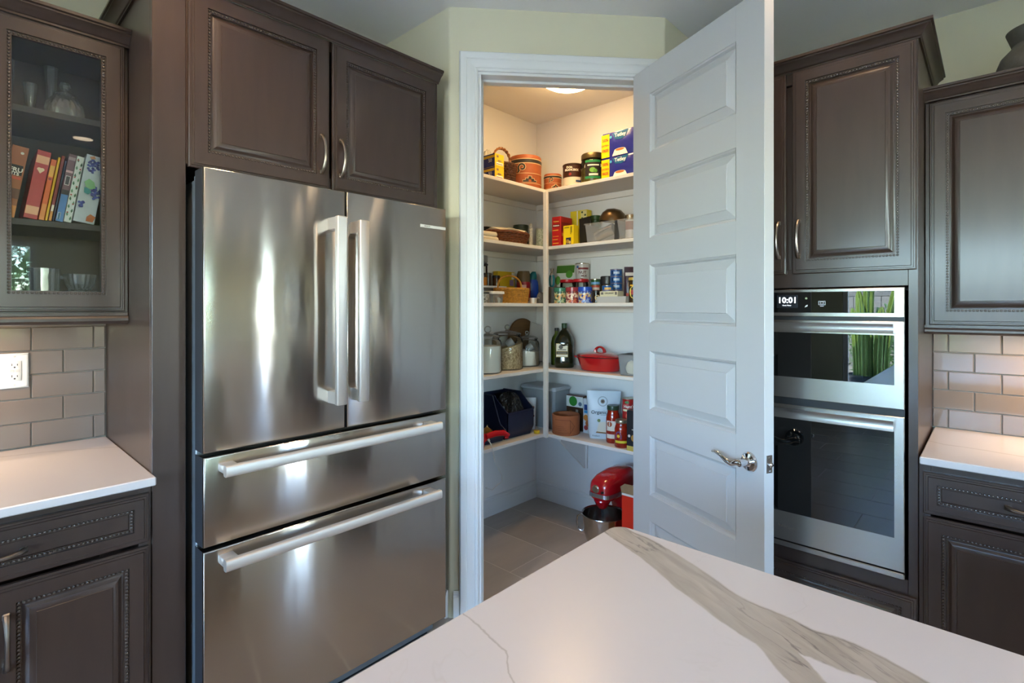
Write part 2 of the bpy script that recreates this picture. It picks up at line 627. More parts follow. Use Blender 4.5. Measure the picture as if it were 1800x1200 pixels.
lamp('daylight_portal', 'AREA', (2.34, YW - .14, 1.1), 1, (1, 1, 1), (rad(90), 0, 0), .32, 2.2, portal=True)
lamp('daylight_portal', 'AREA', (XW - .14, -.36, 1.1), 1, (1, 1, 1), (0, rad(-90), 0), 2.2, 3.48, portal=True)

# door casing and jamb of the pantry
cas = thing('trim_1', 'white moulded casing and jamb around the pantry doorway', None, (P1.x, P1.y, 0), A_D, kind='structure')
OP0, OP1, OPZ = .143, .885, 2.437
prof = [(0, 0), (0, -.011), (.006, -.014), (.012, -.014), (.016, -.011), (.030, -.012), (.042, -.017), (.050, -.017), (.054, -.021), (.066, -.024), (.078, -.024), (.083, -.018), (.085, 0)]
def casing_leg(s_in, sg, zt):
    m = MB()
    lo = [(s_in - sg * p, y, 0) for p, y in prof]
    hi = [(s_in - sg * p, y, zt + p) for p, y in prof]
    return m.loft([lo, hi])
casing_leg(OP0 - .014, 1, OPZ + .012).build('casing_leg', TRIM, cas, angle=25)
casing_leg(OP1 + .014, -1, OPZ + .012).build('casing_leg', TRIM, cas, angle=25)
hd = MB().loft([[(OP0 - .014 - p, y, OPZ + .012 + p) for p, y in prof], [(OP1 + .014 + p, y, OPZ + .012 + p) for p, y in prof]])
hd.build('casing_head', TRIM, cas, angle=25)
jm = MB().box(OP0 - .018, -.002, 0, OP0, .117, OPZ, .001).box(OP1, -.002, 0, OP1 + .018, .117, OPZ, .001).box(OP0 - .018, -.002, OPZ, OP1 + .018, .117, OPZ + .018, .001)
jm.build('jamb', TRIM, cas)
MB().box(OP0, .048, 0, OP0 + .012, .085, OPZ - .012, .002).box(OP1 - .012, .048, 0, OP1, .085, OPZ - .012, .002).box(OP0, .048, OPZ - .012, OP1, .085, OPZ, .002).build('door_stop', TRIM, cas)
for z in (.20, .95, 1.7, 2.28):
    MB().box(OP1 - .004, -.004, z, OP1 + .001, .035, z + .09, .001).lathe([(0, z), (.006, z), (.006, z + .09), (0, z + .09)], 8, OP1 - .002, -.008).build('hinge', PULL, cas)

# baseboards
BP = [(0, 0), (.016, 0), (.016, .075), (.013, .082), (.013, .098), (.010, .104), (.010, .112), (.004, .122), (0, .122)]
def baseboard(name, a, b, na=0, nb=0):
    """a, b: plan points; the board stands on the left of a->b"""
    a, b = Vector((*a, 0)), Vector((*b, 0))
    t = (b - a).normalized()
    n = Vector((-t.y, t.x, 0))
    la = [tuple(a + n * p + t * (p * na) + Vector((0, 0, z))) for p, z in BP]
    lb = [tuple(b + n * p - t * (p * nb) + Vector((0, 0, z))) for p, z in BP]
    return struct(name, MB().loft([la, lb]), TRIM, angle=25)
baseboard('baseboard_pantry_back', (2.95, 2.48), (1.64, 2.48), 1)
baseboard('baseboard_pantry_right', (2.95, 1.235), (2.95, 2.48), 0, 1)
baseboard('baseboard_pantry_left', (1.64, 2.48), (1.64, 1.85))
baseboard('baseboard_front', D2(.044), D2(.018), 0, 0)
baseboard('baseboard_return', (1.525, 1.80), (1.525, 2.43))

# ------------------------------------------------------------------ pantry door leaf, standing open
leaf = thing('door_1', 'tall white six panel pantry door standing open with chrome lever', None, (P1.x + DG.x * .843, P1.y + DG.y * .843, 0), rad(65 - 180), kind='structure')
LW, LT, X0, X1 = .733, .043, .122, .610
ZP = [(.19, .453), (.566, .826), (.942, 1.199), (1.322, 1.578), (1.696, 1.955), (2.073, 2.330)]
DOORW = mat('door_paint', '#bcbdbe', .35)
sl = MB().box(0, 0, .012, X0, LT, 2.456, .0015).box(X1, 0, .012, LW, LT, 2.456, .0015)
zz = [.012] + [q for p in ZP for q in p] + [2.456]
for i in range(0, len(zz), 2):
    sl.box(X0 - .001, 0, zz[i], X1 + .001, LT, zz[i + 1], .0)
sl.build('door_frame', DOORW, leaf)
for z0, z1 in ZP:
    p = MB()
    pr_ = [(0, .0), (.0015, .003), (.007, .0065), (.011, .013), (.0125, .017), (.017, .0175), (.046, .0055), (.0475, .0025)]
    p.rings(X0, z0, X1, z1, pr_)
    p.rings(X0, z0, X1, z1, [(i, LT - y) for i, y in pr_])
    p.build('panel', DOORW, leaf, angle=20)
# lever set, both faces
def lever(sy, y0):
    root = MB()
    def Y(d): return y0 + sy * d
    zc, xc = .862, .672
    root.lathe([(0, 0), (.034, 0), (.034, .003), (.029, .009), (.016, .011), (.013, .014), (.0115, .03), (.012, .05), (0, .052)], 28)
    root.xf(Matrix.Translation((xc, y0, zc)) @ Matrix.Rotation(rad(90) * (1 if sy < 0 else -1), 4, 'X'))
    h = root.build('lever_rose', CHROME, leaf)
    pts = [(xc + .008, Y(.046), zc), (xc - .012, Y(.048), zc + .001), (xc - .035, Y(.047), zc - .010), (xc - .06, Y(.045), zc - .008), (xc - .09, Y(.044), zc + .006), (xc - .115, Y(.045), zc + .012), (xc - .128, Y(.047), zc + .009)]
    MB().tube(pts, [.010, .011, .0105, .009, .0075, .0055, .003], 12, flat=.75).build('lever_handle', CHROME, h)
lever(-1, 0.0)
lever(1, LT)
st = MB().box(LW - .001, .009, .838, LW + .0015, LT - .009, .897, .001)
st = st.build('latch_plate', PULL, leaf)
MB().lathe([(0, 0), (.0085, 0), (.0085, .008), (.004, .013), (0, .013)], 14).xf(Matrix.Translation((LW + .001, LT / 2, .8675)) @ Matrix.Rotation(rad(90), 4, 'Y')).build('latch_bolt', CHROME, st)
for z in (.846, .889):
    MB().lathe([(0, 0), (.004, 0), (.003, .001), (0, .001)], 8).xf(Matrix.Translation((LW + .0015, LT / 2, z)) @ Matrix.Rotation(rad(90), 4, 'Y')).build('screw', CHROME, st)

# ------------------------------------------------------------------ backsplash tiles
def tiles(parent, loc, rz, x0, x1, rows, pitch, off):
    """glass subway tiles; local x runs along the wall, y=0 is the tile face"""
    cache = {}
    M = Matrix.Translation(loc) @ Matrix.Rotation(rz, 4, 'Z')
    for r, (z0, z1) in enumerate(rows):
        a = off + (pitch * .5 if r % 2 else 0)
        while a > x0: a -= pitch
        while a < x1:
            l, h = max(a, x0), min(a + pitch, x1)
            if h - l > .012:
                key = (round(h - l, 4), round(z1 - z0, 4))
                if key not in cache:
                    g = .0016
                    m = MB().rings(g, g, h - l - g, z1 - z0 - g, [(0, .009), (0, .002), (.002, .0), (.0035, .0)])
                    cache[key] = m.mesh('tile', TILE, 20)
                o = bpy.data.objects.new('tile', cache[key])
                o.matrix_world = M @ Matrix.Translation((l, 0, z0))
                o.parent = parent
                COL.objects.link(o)
            a += pitch
struct('trim_2', MB().box(-.45, 2.420, .914, .40, 2.4302, 1.34), GROUT)
tiles(bpy.data.objects['trim_2'], (0, 2.412, 0), 0, -.45, .398, [(.916 + .0815 * i, .916 + .0815 * (i + 1)) for i in range(5)], .168, .195)
struct('trim_3', MB().box(2.680, -1.1, .914, 2.6902, .182, 1.30), GROUT)
tiles(bpy.data.objects['trim_3'], (2.672, 0, 0), rad(-90), -.180, 1.1, [(.9155 + .0745 * i, .9155 + .0745 * (i + 1)) for i in range(5)], .154, -.132)

# ------------------------------------------------------------------ cabinetry helpers (local: x along the run, y into the wall, z up)
def bead_ring(x0, z0, x1, z1, y, pitch=.0096, r=.0042):
    pts = []
    nx = max(2, round((x1 - x0) / pitch))
    nz = max(2, round((z1 - z0) / pitch))
    for i in range(nx):
        pts.append((x0 + (x1 - x0) * i / nx, y, z0)); pts.append((x1 - (x1 - x0) * i / nx, y, z1))
    for i in range(nz):
        pts.append((x1, y, z0 + (z1 - z0) * i / nz)); pts.append((x0, y, z1 - (z1 - z0) * i / nz))
    return MB().beads(pts, r)

def pull(parent, x, z, yf, vertical=True, ln=.128):
    """arched pewter pull with flared feet"""
    n = 14
    pts, rr = [], []
    for i in range(n + 1):
        t = i / n
        d = (t - .5) * ln
        y = yf - .004 - .028 * math.sin(pi * t) ** .55
        pts.append((x, y, z + d) if vertical else (x + d, y, z))
        rr.append(.0062 + .002 * abs(2 * t - 1) ** 3 - .0012 * sin(pi * t))
    m = MB().tube(pts, rr, 10)
    for sg in (-1, 1):
        d = sg * ln * .5
        c = (x, z + d) if vertical else (x + d, z)
        m.box(c[0] - .008, yf - .006, c[1] - .008, c[0] + .008, yf, c[1] + .008, .003)
    return m.build('handle', PULL, parent)

EDGE = lambda yf, th: [(0, yf + th), (0, yf + .0075), (.0025, yf + .0055), (.0065, yf + .0055), (.0075, yf + .003), (.0125, yf + .003), (.014, yf)]
def cab_door(parent, x0, z0, x1, z1, yf, bi=.053, th=.019, style='raised', name='door', hx=None, hz=None, hv=True):
    fr = MB()
    g = .0055
    prof = EDGE(yf, th) + [(bi - g, yf), (bi - g, yf + .006), (bi + g, yf + .006), (bi + g + .001, yf + .012), (bi + g + .001, yf + th)]
    fr.rings(x0, z0, x1, z1, prof, fill=False)
    fr.rings(x0, z0, x1, z1, [(0, yf + th), (bi + g + .001, yf + th)], fill=False)
    d = fr.build(name, CAB, parent, angle=22)
    bead_ring(x0 + bi, z0 + bi, x1 - bi, z1 - bi, yf + .0055).build('bead_moulding', BEADM, d)
    a = bi + g
    if style == 'raised':
        p = MB().rings(x0, z0, x1, z1, [(a, yf + .012), (a + .004, yf + .0115), (a + .008, yf + .0095), (a + .014, yf + .0045), (a + .022, yf + .002), (a + .0265, yf + .0015), (a + .0275, yf - .0002)])
        p.build('panel', CAB, d, angle=22)
    elif style == 'flat':
        MB().rings(x0, z0, x1, z1, [(a, yf + .010), (a + .002, yf + .008)]).build('panel', CAB, d)
    elif style == 'glass':
        MB().box(x0 + a, yf + .009, z0 + a, x1 - a, yf + .012, z1 - a).build('pane', PANE, d)
    if hx is not None:
        pull(d, hx, hz, yf, hv)
    return d

CROWN = [(0, 0), (.006, 0), (.006, .006), (.010, .008), (.014, .013), (.020, .022), (.030, .029), (.034, .031), (.034, .036), (.040, .038), (.040, .047), (0, .047)]
LIGHTRAIL = [(0, 0), (0, -.010), (.007, -.012), (.010, -.018), (.010, -.026), (.006, -.034), (0, -.036), (-.018, -.036), (-.018, 0)]
def moulding(parent, x0, x1, yf, z, prof, k0, k1, yb=None, s0=False, s1=False, name='crown_moulding', sc=1.0):
    """front run mitred (k=1) or square (k=0) at its ends, with optional returns to yb"""
    P = [(p * sc, q * sc) for p, q in prof]
    m = MB().loft([[(x0 - p * k0, yf - p, z + q) for p, q in P], [(x1 + p * k1, yf - p, z + q) for p, q in P]])
    if s0: m.loft([[(x0 - p, yf - p, z + q) for p, q in P], [(x0 - p, yb, z + q) for p, q in P]])
    if s1: m.loft([[(x1 + p, yf - p, z + q) for p, q in P], [(x1 + p, yb, z + q) for p, q in P]])
    return m.build(name, CAB, parent, angle=22)

def carcass(parent, x0, z0, x1, z1, y0, y1, stile=.03, t=.018, shelves=(), open_front=False, cols=(), name='body', inner=None):
    """open box with a face frame"""
    m = MB()
    m.box(x0, y0 + .019, z0, x0 + t, y1, z1).box(x1 - t, y0 + .019, z0, x1, y1, z1)
    m.box(x0, y0 + .019, z0, x1, y1, z0 + t).box(x0, y0 + .019, z1 - t, x1, y1, z1).box(x0, y1 - .01, z0, x1, y1, z1)
    b = m.build(name, CAB if inner is None else inner, parent)
    f = MB()
    f.box(x0, y0, z0, x0 + stile, y0 + .019, z1, .0008).box(x1 - stile, y0, z0, x1, y0 + .019, z1, .0008)
    f.box(x0 + stile, y0, z0, x1 - stile, y0 + .019, z0 + stile, .0008).box(x0 + stile, y0, z1 - stile, x1 - stile, y0 + .019, z1, .0008)
    for c in cols: f.box(c - stile * .5, y0, z0 + stile, c + stile * .5, y0 + .019, z1 - stile, .0008)
    f.build('face_frame', CAB, parent)
    for s in shelves:
        MB().box(x0 + t, y0 + .03, s - .019, x1 - t, y1 - .01, s, .001).build('shelf', CAB if inner is None else inner, parent)
    return b

# ------------------------------------------------------------------ cabinet round the refrigerator
fc = thing('refrigerator_cabinet', 'dark tall cabinet surround with two beaded doors above the steel refrigerator', 'cabinet')
MB().box(.40, 1.80, 0, .42, 2.428, 2.362, .001).build('side_panel', CAB, fc)
MB().box(.40, 1.78, 0, .486, 1.80, 2.362, .0015).build('stile', CAB, fc)
MB().box(1.42, 1.80, .0, 1.438, 2.428, 2.362, .001).build('side_panel', CAB, fc)
carcass(fc, .486, 1.822, 1.42, 2.362, 1.782, 2.428, stile=.04)
cab_door(fc, .490, 1.812, .940, 2.355, 1.762, bi=.056, hx=.907, hz=1.937)
cab_door(fc, .952, 1.812, 1.425, 2.355, 1.762, bi=.058, hx=.982, hz=1.937)
MB().box(1.427, 1.770, 1.815, 1.440, 1.80, 2.362, .001).build('filler', CAB, fc)
moulding(fc, .40, 1.440, 1.765, 2.353, CROWN, 1, 0, 2.42, True, False)

# ------------------------------------------------------------------ glass fronted wall cabinet
gc = thing('glass_cabinet', 'dark wall cabinet with beaded glass door holding books and crystal', 'cabinet')
carcass(gc, -.31, 1.374, .399, 2.24, 2.069, 2.428, stile=.035, shelves=(1.652, 1.985), cols=(.055,), inner=CABIN)
cab_door(gc, .064, 1.378, .389, 2.228, 2.05, bi=.055, style='glass')
cab_door(gc, -.285, 1.378, .052, 2.228, 2.05, bi=.055, style='glass')
moulding(gc, -.31, .399, 2.055, 2.226, CROWN, 1, 0, 2.42, True, False)
moulding(gc, -.31, .396, 2.055, 1.374, LIGHTRAIL, 1, 0, 2.42, True, False, 'light_rail')

# ------------------------------------------------------------------ left base cabinet and worktop
bc = thing('base_cabinet', 'dark base cabinet with beaded drawer under the left worktop', 'cabinet')
carcass(bc, -.45, .10, .399, .888, 1.784, 2.428, stile=.03)
MB().box(-.45, 1.85, 0, .399, 2.42, .10).build('toe_kick', CAB, bc)
cab_door(bc, -.255, .723, .392, .861, 1.765, bi=.042, style='flat', name='drawer', hx=.065, hz=.79, hv=False)
cab_door(bc, .068, .12, .391, .711, 1.765, bi=.052, hx=.098, hz=.574)
cab_door(bc, -.255, .12, .058, .711, 1.765, bi=.052, hx=.028, hz=.574)
QL = quartz('quartz_left', (0, -.5, .5, 2.1, 2.4, [('line', ([(-.5, 2.39), (.114, 2.324), (.22, 2.297), (.286, 2.262), (.356, 2.222), (.5, 2.14)], .009, -.4, .46, .6))]))
MB().box(-.46, 1.728, .89, .3995, 2.412, .914, .003).build('worktop', QL, None, 'white quartz worktop left of the refrigerator with one fine tan vein', 'worktop')

# ------------------------------------------------------------------ tall oven cabinet (right wall: local x = -world y, local y = world x)
R90 = rad(-90)
oc = thing('oven_cabinet', 'tall dark cabinet with beaded doors housing the double oven', 'cabinet', rz=R90)
MB().box(-.198, 2.16, 0, -.18, 2.688, 2.262, .001).box(-1.098, 2.16, 0, -1.08, 2.688, 2.262, .001).box(-1.08, 2.66, 0, -.198, 2.688, 2.262).box(-1.08, 2.16, 2.244, -.198, 2.66, 2.262).build('body', CAB, oc)
ff = MB().box(-1.098, 2.14, 0, -.978, 2.16, 2.262, .001).box(-.206, 2.14, 0, -.18, 2.16, 2.262, .001)
ff.box(-.978, 2.14, 1.462, -.206, 2.16, 1.53, .001).box(-.978, 2.14, 2.22, -.206, 2.16, 2.262, .001).box(-.978, 2.14, .44, -.206, 2.16, .495, .001).box(-.978, 2.14, .0, -.206, 2.16, .12, .001)
ff.build('face_frame', CAB, oc)
for z0_, z1_ in ((.12, .44), (1.53, 2.22)):
    MB().box(-.978, 2.16, z0_, -.206, 2.17, z1_).build('backing', CAB, oc)
cab_door(oc, -.549, 1.514, -.184, 2.260, 2.12, bi=.049, hx=-.527, hz=1.641)
cab_door(oc, -.935, 1.514, -.572, 2.260, 2.12, bi=.049, hx=-.594, hz=1.641)
cab_door(oc, -.935, .13, -.184, .446, 2.12, bi=.043, style='raised', name='drawer', hx=-.56, hz=.29, hv=False)
moulding(oc, -.985, -.18, 2.14, 2.262, CROWN, 0, 1, 2.68, False, True)

# ------------------------------------------------------------------ right upper and base cabinets
uc = thing('wall_cabinet', 'dark wall cabinet with beaded raised panel above the right worktop', 'cabinet', rz=R90)
carcass(uc, -.178, 1.325, .62, 2.118, 2.349, 2.688, stile=.03)
cab_door(uc, -.166, 1.330, .212, 2.104, 2.33, bi=.049, hx=.186, hz=1.45)
cab_door(uc, .224, 1.330, .604, 2.104, 2.33, bi=.049, hx=.250, hz=1.45)
moulding(uc, -.179, .62, 2.335, 2.108, CROWN, 0, 1, 2.68, False, True, sc=.9)
moulding(uc, -.179, .62, 2.335, 1.328, LIGHTRAIL, 0, 1, 2.68, False, True, 'light_rail', sc=.85)
rb = thing('base_cabinet', 'dark base cabinet with beaded drawer under the right worktop', 'cabinet', rz=R90)
carcass(rb, -.178, .10, 1.1, .889, 2.139, 2.688, stile=.03)
MB().box(-.178, 2.2, 0, 1.1, 2.68, .10).build('toe_kick', CAB, rb)
for a, b in ((-.167, .29), (.31, .75)):
    cab_door(rb, a, .731, b, .864, 2.12, bi=.04, style='flat', name='drawer', hx=(a + b) / 2 + (.033 if a < 0 else 0), hz=.80, hv=False)
    cab_door(rb, a, .12, b, .722, 2.12, bi=.051, hx=b - .03, hz=.6)
QR = quartz('quartz_right', (1, -.6, .3, 2.2, 2.6, [('line', ([(-.6, 2.27), (-.071, 2.328), (.038, 2.350), (.126, 2.352), (.18, 2.385), (.3, 2.42)], .009, -.5, .25, .65))]))
MB().box(2.107, -1.12, .89, 2.680, .1745, .914, .003).build('worktop', QR, None, 'white quartz worktop right of the oven cabinet with a thin tan vein', 'worktop')

# ------------------------------------------------------------------ island
ISLP = mat('island_bounce_paint', '#bdbab4', .45)  # pale grey put in to bounce light onto lower fridge and base cabinets
isl = thing('island', 'kitchen island base under the white quartz slab', 'island', (-.1, .05, 0))
MB().box(-1.15, -.75, .1, .80, .26, .8835, .002).build('body', ISLP, isl)
MB().box(-1.08, -.70, 0, .72, .20, .1).build('toe_kick', ISLP, isl)
MB().rings(-1.15, .12, -.2, .87, [(0, .26), (0, .275), (.06, .275), (.066, .265)]).xf(Matrix.Identity(4)).build('end_panel', ISLP, isl)
QI = quartz('quartz_island', (1, -.6, .7, .0, 1.2, [
    ('band', ([(-.6, .02), (.0, .44), (.10, .63), (.19, .724), (.247, .775), (.301, .793), (.379, .828), (.485, .888), (.608, .945), (.7, .99)],
              [(-.6, .60), (-.2, .76), (.068, .845), (.105, .861), (.146, .872), (.194, .866), (.253, .877), (.306, .885), (.393, .929), (.495, .974), (.597, .998), (.7, 1.05)],
              [(-.6, .30), (.0, .60), (.11, .705), (.152, .752), (.2, .797), (.22, .86), (.7, 1.15)],
              [(-.6, .40), (.0, .72), (.068, .77), (.11, .799), (.152, .792), (.2, .795), (.22, .79), (.7, .8)])),
    ('line', ([(-.6, .2), (.40, .47), (.459, .492), (.495, .524), (.55, .535), (.605, .546), (.7, .56)], .0025, .42, .66, .75)),
]))
pl = []
x0_, y0_, x1_, y1_ = -1.35, -.75, 1.0, .609
rr_ = .03
for cx, cy, a0 in ((x1_ - rr_, y1_ - rr_, 0), (x0_ + rr_, y1_ - rr_, pi / 2), (x0_ + rr_, y0_ + rr_, pi), (x1_ - rr_, y0_ + rr_, 1.5 * pi)):
    pl += arc((cx, cy), rr_, a0, a0 + pi / 2, 7)
def inset(poly, d):
    c = Vector((sum(p[0] for p in poly) / len(poly), sum(p[1] for p in poly) / len(poly)))
    return [(p[0] - math.copysign(d, p[0] - c.x), p[1] - math.copysign(d, p[1] - c.y)) for p in poly]
lp = [[(*p, z) for p in inset(pl, d)] for d, z in ((.002, .884), (0, .886), (0, .912), (.002, .914))]
MB().loft(lp).build('island_worktop', QI, None, 'white quartz island top with a broad tan and grey vein', 'worktop')

# ------------------------------------------------------------------ refrigerator
fr = thing('refrigerator', 'stainless steel french door refrigerator with two freezer drawers', 'refrigerator', (0, 0, 0))
FY = 1.6775
MB().box(.506, FY + .08, .02, 1.408, 2.38, 1.775, .003).build('body', mat('fridge_side', '#7f8890', .35, .6), fr)
MB().box(.52, FY + .10, 0, 1.39, 2.3, .09).build('base_grille', BLACK, fr)
def steel_door(name, x0, z0, x1, z1):
    """pressed steel skin with soft edges over a dark liner"""
    pr2 = [(0, FY + .072), (0, FY + .004), (.0012, FY + .0012), (.004, FY)]
    m = MB().rings(x0, z0, x1, z1, pr2)
    d = m.build(name, STEEL, fr, angle=50)
    MB().box(x0 + .0006, FY + .010, z0 - .0005, x0 - .0008, FY + .074, z1 - .001).box(x1 - .0006, FY + .010, z0, x1 + .0008, FY + .074, z1 - .001).box(x0 + .002, FY + .072, z0 + .002, x1 - .002, FY + .079, z1 - .002).build('liner', DKPL, d)
    return d
def bar(parent, p0, p1, w, vertical):
    """square-section handle on two wedge standoffs"""
    m = MB()
    yb = 1.607
    if vertical:
        x0, x1 = p0[0], p1[0]
        z0, z1 = p0[1], p1[1]
        m.box(x0, yb, z0, x1, yb + .022, z1, .003)
        for a, b in ((z1 - .045, z1), (z0, z0 + .045)):
            m.prism([(yb + .01, a + .003), (yb + .01, b - .002), (FY, b - .002), (FY, a + .003)], x0 + .002, x1 - .004, 'x')
    else:
        x0, x1 = p0[0], p1[0]
        z0, z1 = p0[1], p1[1]
        n = 10
        n = 20
        sec = [(yb + .011 + .0125 * math.copysign(abs(cos(t)) ** .5, cos(t)), (z0 + z1) / 2 + (z1 - z0) / 2 * math.copysign(abs(sin(t)) ** .5, sin(t))) for t in [2 * pi * k / n for k in range(n)]]
        m.prism(sec, x0, x1, 'x')
        for a, b in ((x0, x0 + .045), (x1 - .045, x1)):
            m.box(a + .002, yb + .012, z0 + .004, b - .002, FY, z1 - .004, .003)
    return m.build('handle', STEELH, parent, angle=45)
dl = steel_door('door', .503, .966, .9505, 1.798)
dr = steel_door('door', .9585, .966, 1.411, 1.798)
d1 = steel_door('drawer', .503, .692, 1.411, .953)
d2 = steel_door('drawer', .503, .10, 1.411, .679)
bar(dl, (.884, 1.061), (.920, 1.698), 0, True)
bar(dr, (.969, 1.062), (1.006, 1.694), 0, True)
bar(d1, (.540, .903), (1.335, .936), 0, False)
bar(d2, (.540, .632), (1.332, .666), 0, False)
MB().box(.512, FY + .045, 1.775, .545, FY + .12, 1.792, .003).build('hinge_cover', mat('light_grey_plastic', '#a9b2ba', .4), fr)
MB().box(1.37, FY + .045, 1.775, 1.403, FY + .12, 1.792, .003).build('hinge_cover', MATS['light_grey_plastic'], fr)
bd = MB().box(1.278, FY - .0012, 1.711, 1.408, FY + .001, 1.7225, .0004).build('badge', mat('badge_silver', '#d9d5cc', .4, .2), dr)
text('BOSCH', .0085, mat('badge_ink', '#6d6a66', .5), bd, 1.312, FY - .0016, 1.7168)

# ------------------------------------------------------------------ double wall oven (local x = -world y, local y = world x)
ov = thing('wall_oven', 'stainless double wall oven with microwave above and clock display', 'oven', (0, 0, 0), R90)
OX0, OX1, OF = -.970, -.214, 2.12
MB().box(OX0 + .01, OF + .02, .51, OX1 - .01, 2.62, 1.45).build('body', BLACK, ov)
MB().box(OX0, OF + .008, .499, OX1, OF + .026, 1.456, .002).build('trim_frame', BLACK, ov)
def glassframe(name, z0, z1, gz0, gz1, gx=.027, parent=ov):
    m = MB().rings(OX0, z0, OX1, z1, [(0, OF + .012), (0, OF + .002), (.002, OF)], fill=False)
    a, b = OX0 + .002, OX1 - .002
    m.box(a, OF, z0 + .002, b, OF + .003, gz0).box(a, OF, gz1, b, OF + .003, z1 - .002)
    m.box(a, OF, gz0, OX0 + gx, OF + .003, gz1).box(OX1 - gx, OF, gz0, b, OF + .003, gz1)
    d = m.build(name, STEEL2, parent, angle=30)
    MB().box(OX0 + gx, OF + .0008, gz0, OX1 - gx, OF + .006, gz1).build('glass', GLASSBLK, d)
    return d
cp = glassframe('control_panel', 1.357, 1.4565, 1.371, 1.446)
mw = glassframe('microwave_door', 1.055, 1.344, 1.133, 1.298)
lo = glassframe('oven_door', .522, 1.030, .630, .981)
def oven_handle(parent, z0, z1):
    """wide polished bow with a shallow concave front"""
    n = 8
    sec = [(OF, z0 + .002), (OF - .036, z0)] + [(OF - .036 + .004 * sin(pi * k / n), z0 + (z1 - z0) * k / n) for k in range(1, n)] + [(OF - .036, z1), (OF, z1 - .002)]
    MB().prism(sec, OX0 + .024, OX1 - .026, 'x').build('handle', STEEL2, parent, angle=30)
oven_handle(mw, 1.305, 1.336)
oven_handle(lo, .986, 1.020)
MB().box(OX0 + .004, OF - .004, .499, OX1 + .0, OF + .010, .519, .003).build('vent_trim', STEEL2, ov)
SCR = mat('clock_screen', '#23262c', .2)
SCT = mat('clock_digits', '#ffffff', .5, emit=((.85, .92, 1), 1.6))
sc = MB().box(-.600, OF + .0001, 1.388, -.529, OF + .001, 1.436).build('screen', SCR, cp)
text('10:01', .030, SCT, sc, -.564, OF - .0003, 1.416, bold=.0006)
text('Clock Timer', .006, SCT, sc, -.566, OF - .0003, 1.3975)
ic = MB()
for dz in (0,):
    ic.rings(-.462, 1.399, -.440, 1.413, [(0, OF + .0004), (.0015, OF + .0004)], fill=False)
    ic.rings(-.457, 1.402, -.445, 1.410, [(0, OF + .0004), (.0015, OF + .0004)], fill=False)
ic.box(-.457, OF + .0003, 1.394, -.445, OF + .0007, 1.396).build('button_icon', mat('icon_ink', '#c9ccd0', .5), cp)
MB().lathe([(0, 0), (.004, 0), (.004, .0004), (0, .0004)], 12).xf(Matrix.Translation((-.501, OF + .0006, 1.423)) @ Matrix.Rotation(rad(90), 4, 'X')).build('button_icon', mat('icon_green', '#7f8a63', .5), cp)
MB().prism([(-.506, 1.390), (-.497, 1.394), (-.496, 1.400), (-.503, 1.397)], OF + .0003, OF + .0007, 'y').build('button_icon', MATS['icon_ink'], cp)
text('Whirlpool', .0155, mat('etched_logo', '#7d7973', .45, .4), lo, -.563, OF - .0002, .574)

# ------------------------------------------------------------------ pantry shelving
SZ = [2.158, 1.786, 1.417, .993, .571]
XS, YS = 2.645, 2.147
TIER = ('top', 'second', 'third', 'fourth', 'lowest')
for k, z in enumerate(SZ):
    sh = thing('pantry_shelf', TIER[k] + ' white pantry shelf along the back wall, left of the corner post', 'shelf', (2.3, 2.31, z), group='white pantry shelves')
    MB().box(-.658, YS - 2.31, -.021, .648, .168, 0, .002).build('board', SHELFW, sh)
    MB().box(-.658, .152, -.06, .63, .169, -.0212, .002).build('cleat', SHELFW, sh)
    sh = thing('pantry_shelf', TIER[k] + ' white pantry shelf along the right wall, right of the corner post', 'shelf', (2.8, 1.7, z), group='white pantry shelves')
    MB().box(XS - 2.8, -.46, -.021, .148, YS - .0006 - 1.7, 0, .002).build('board', SHELFW, sh)
    MB().box(.132, -.46, -.06, .149, .76, -.0212, .002).build('cleat', SHELFW, sh)
po = thing('shelf_post', 'slim white upright post where the two shelf runs meet', 'post', (2.6325, 2.135, .548))
MB().box(-.012, -.017, 0, .0115, .0118, 1.59, .002).build('upright', SHELFW, po)
br = thing('shelf_bracket', 'white triangular bracket under the lowest right pantry shelf', 'bracket', (2.8, 2.04, .30))
MB().prism([(.131, 0), (.131, .249), (-.14, .249), (-.14, .234)], -.009, .009, 'y').build('gusset', SHELFW, br)
MB().box(.132, -.02, 0, .149, .02, .208, .002).build('back_plate', SHELFW, br)

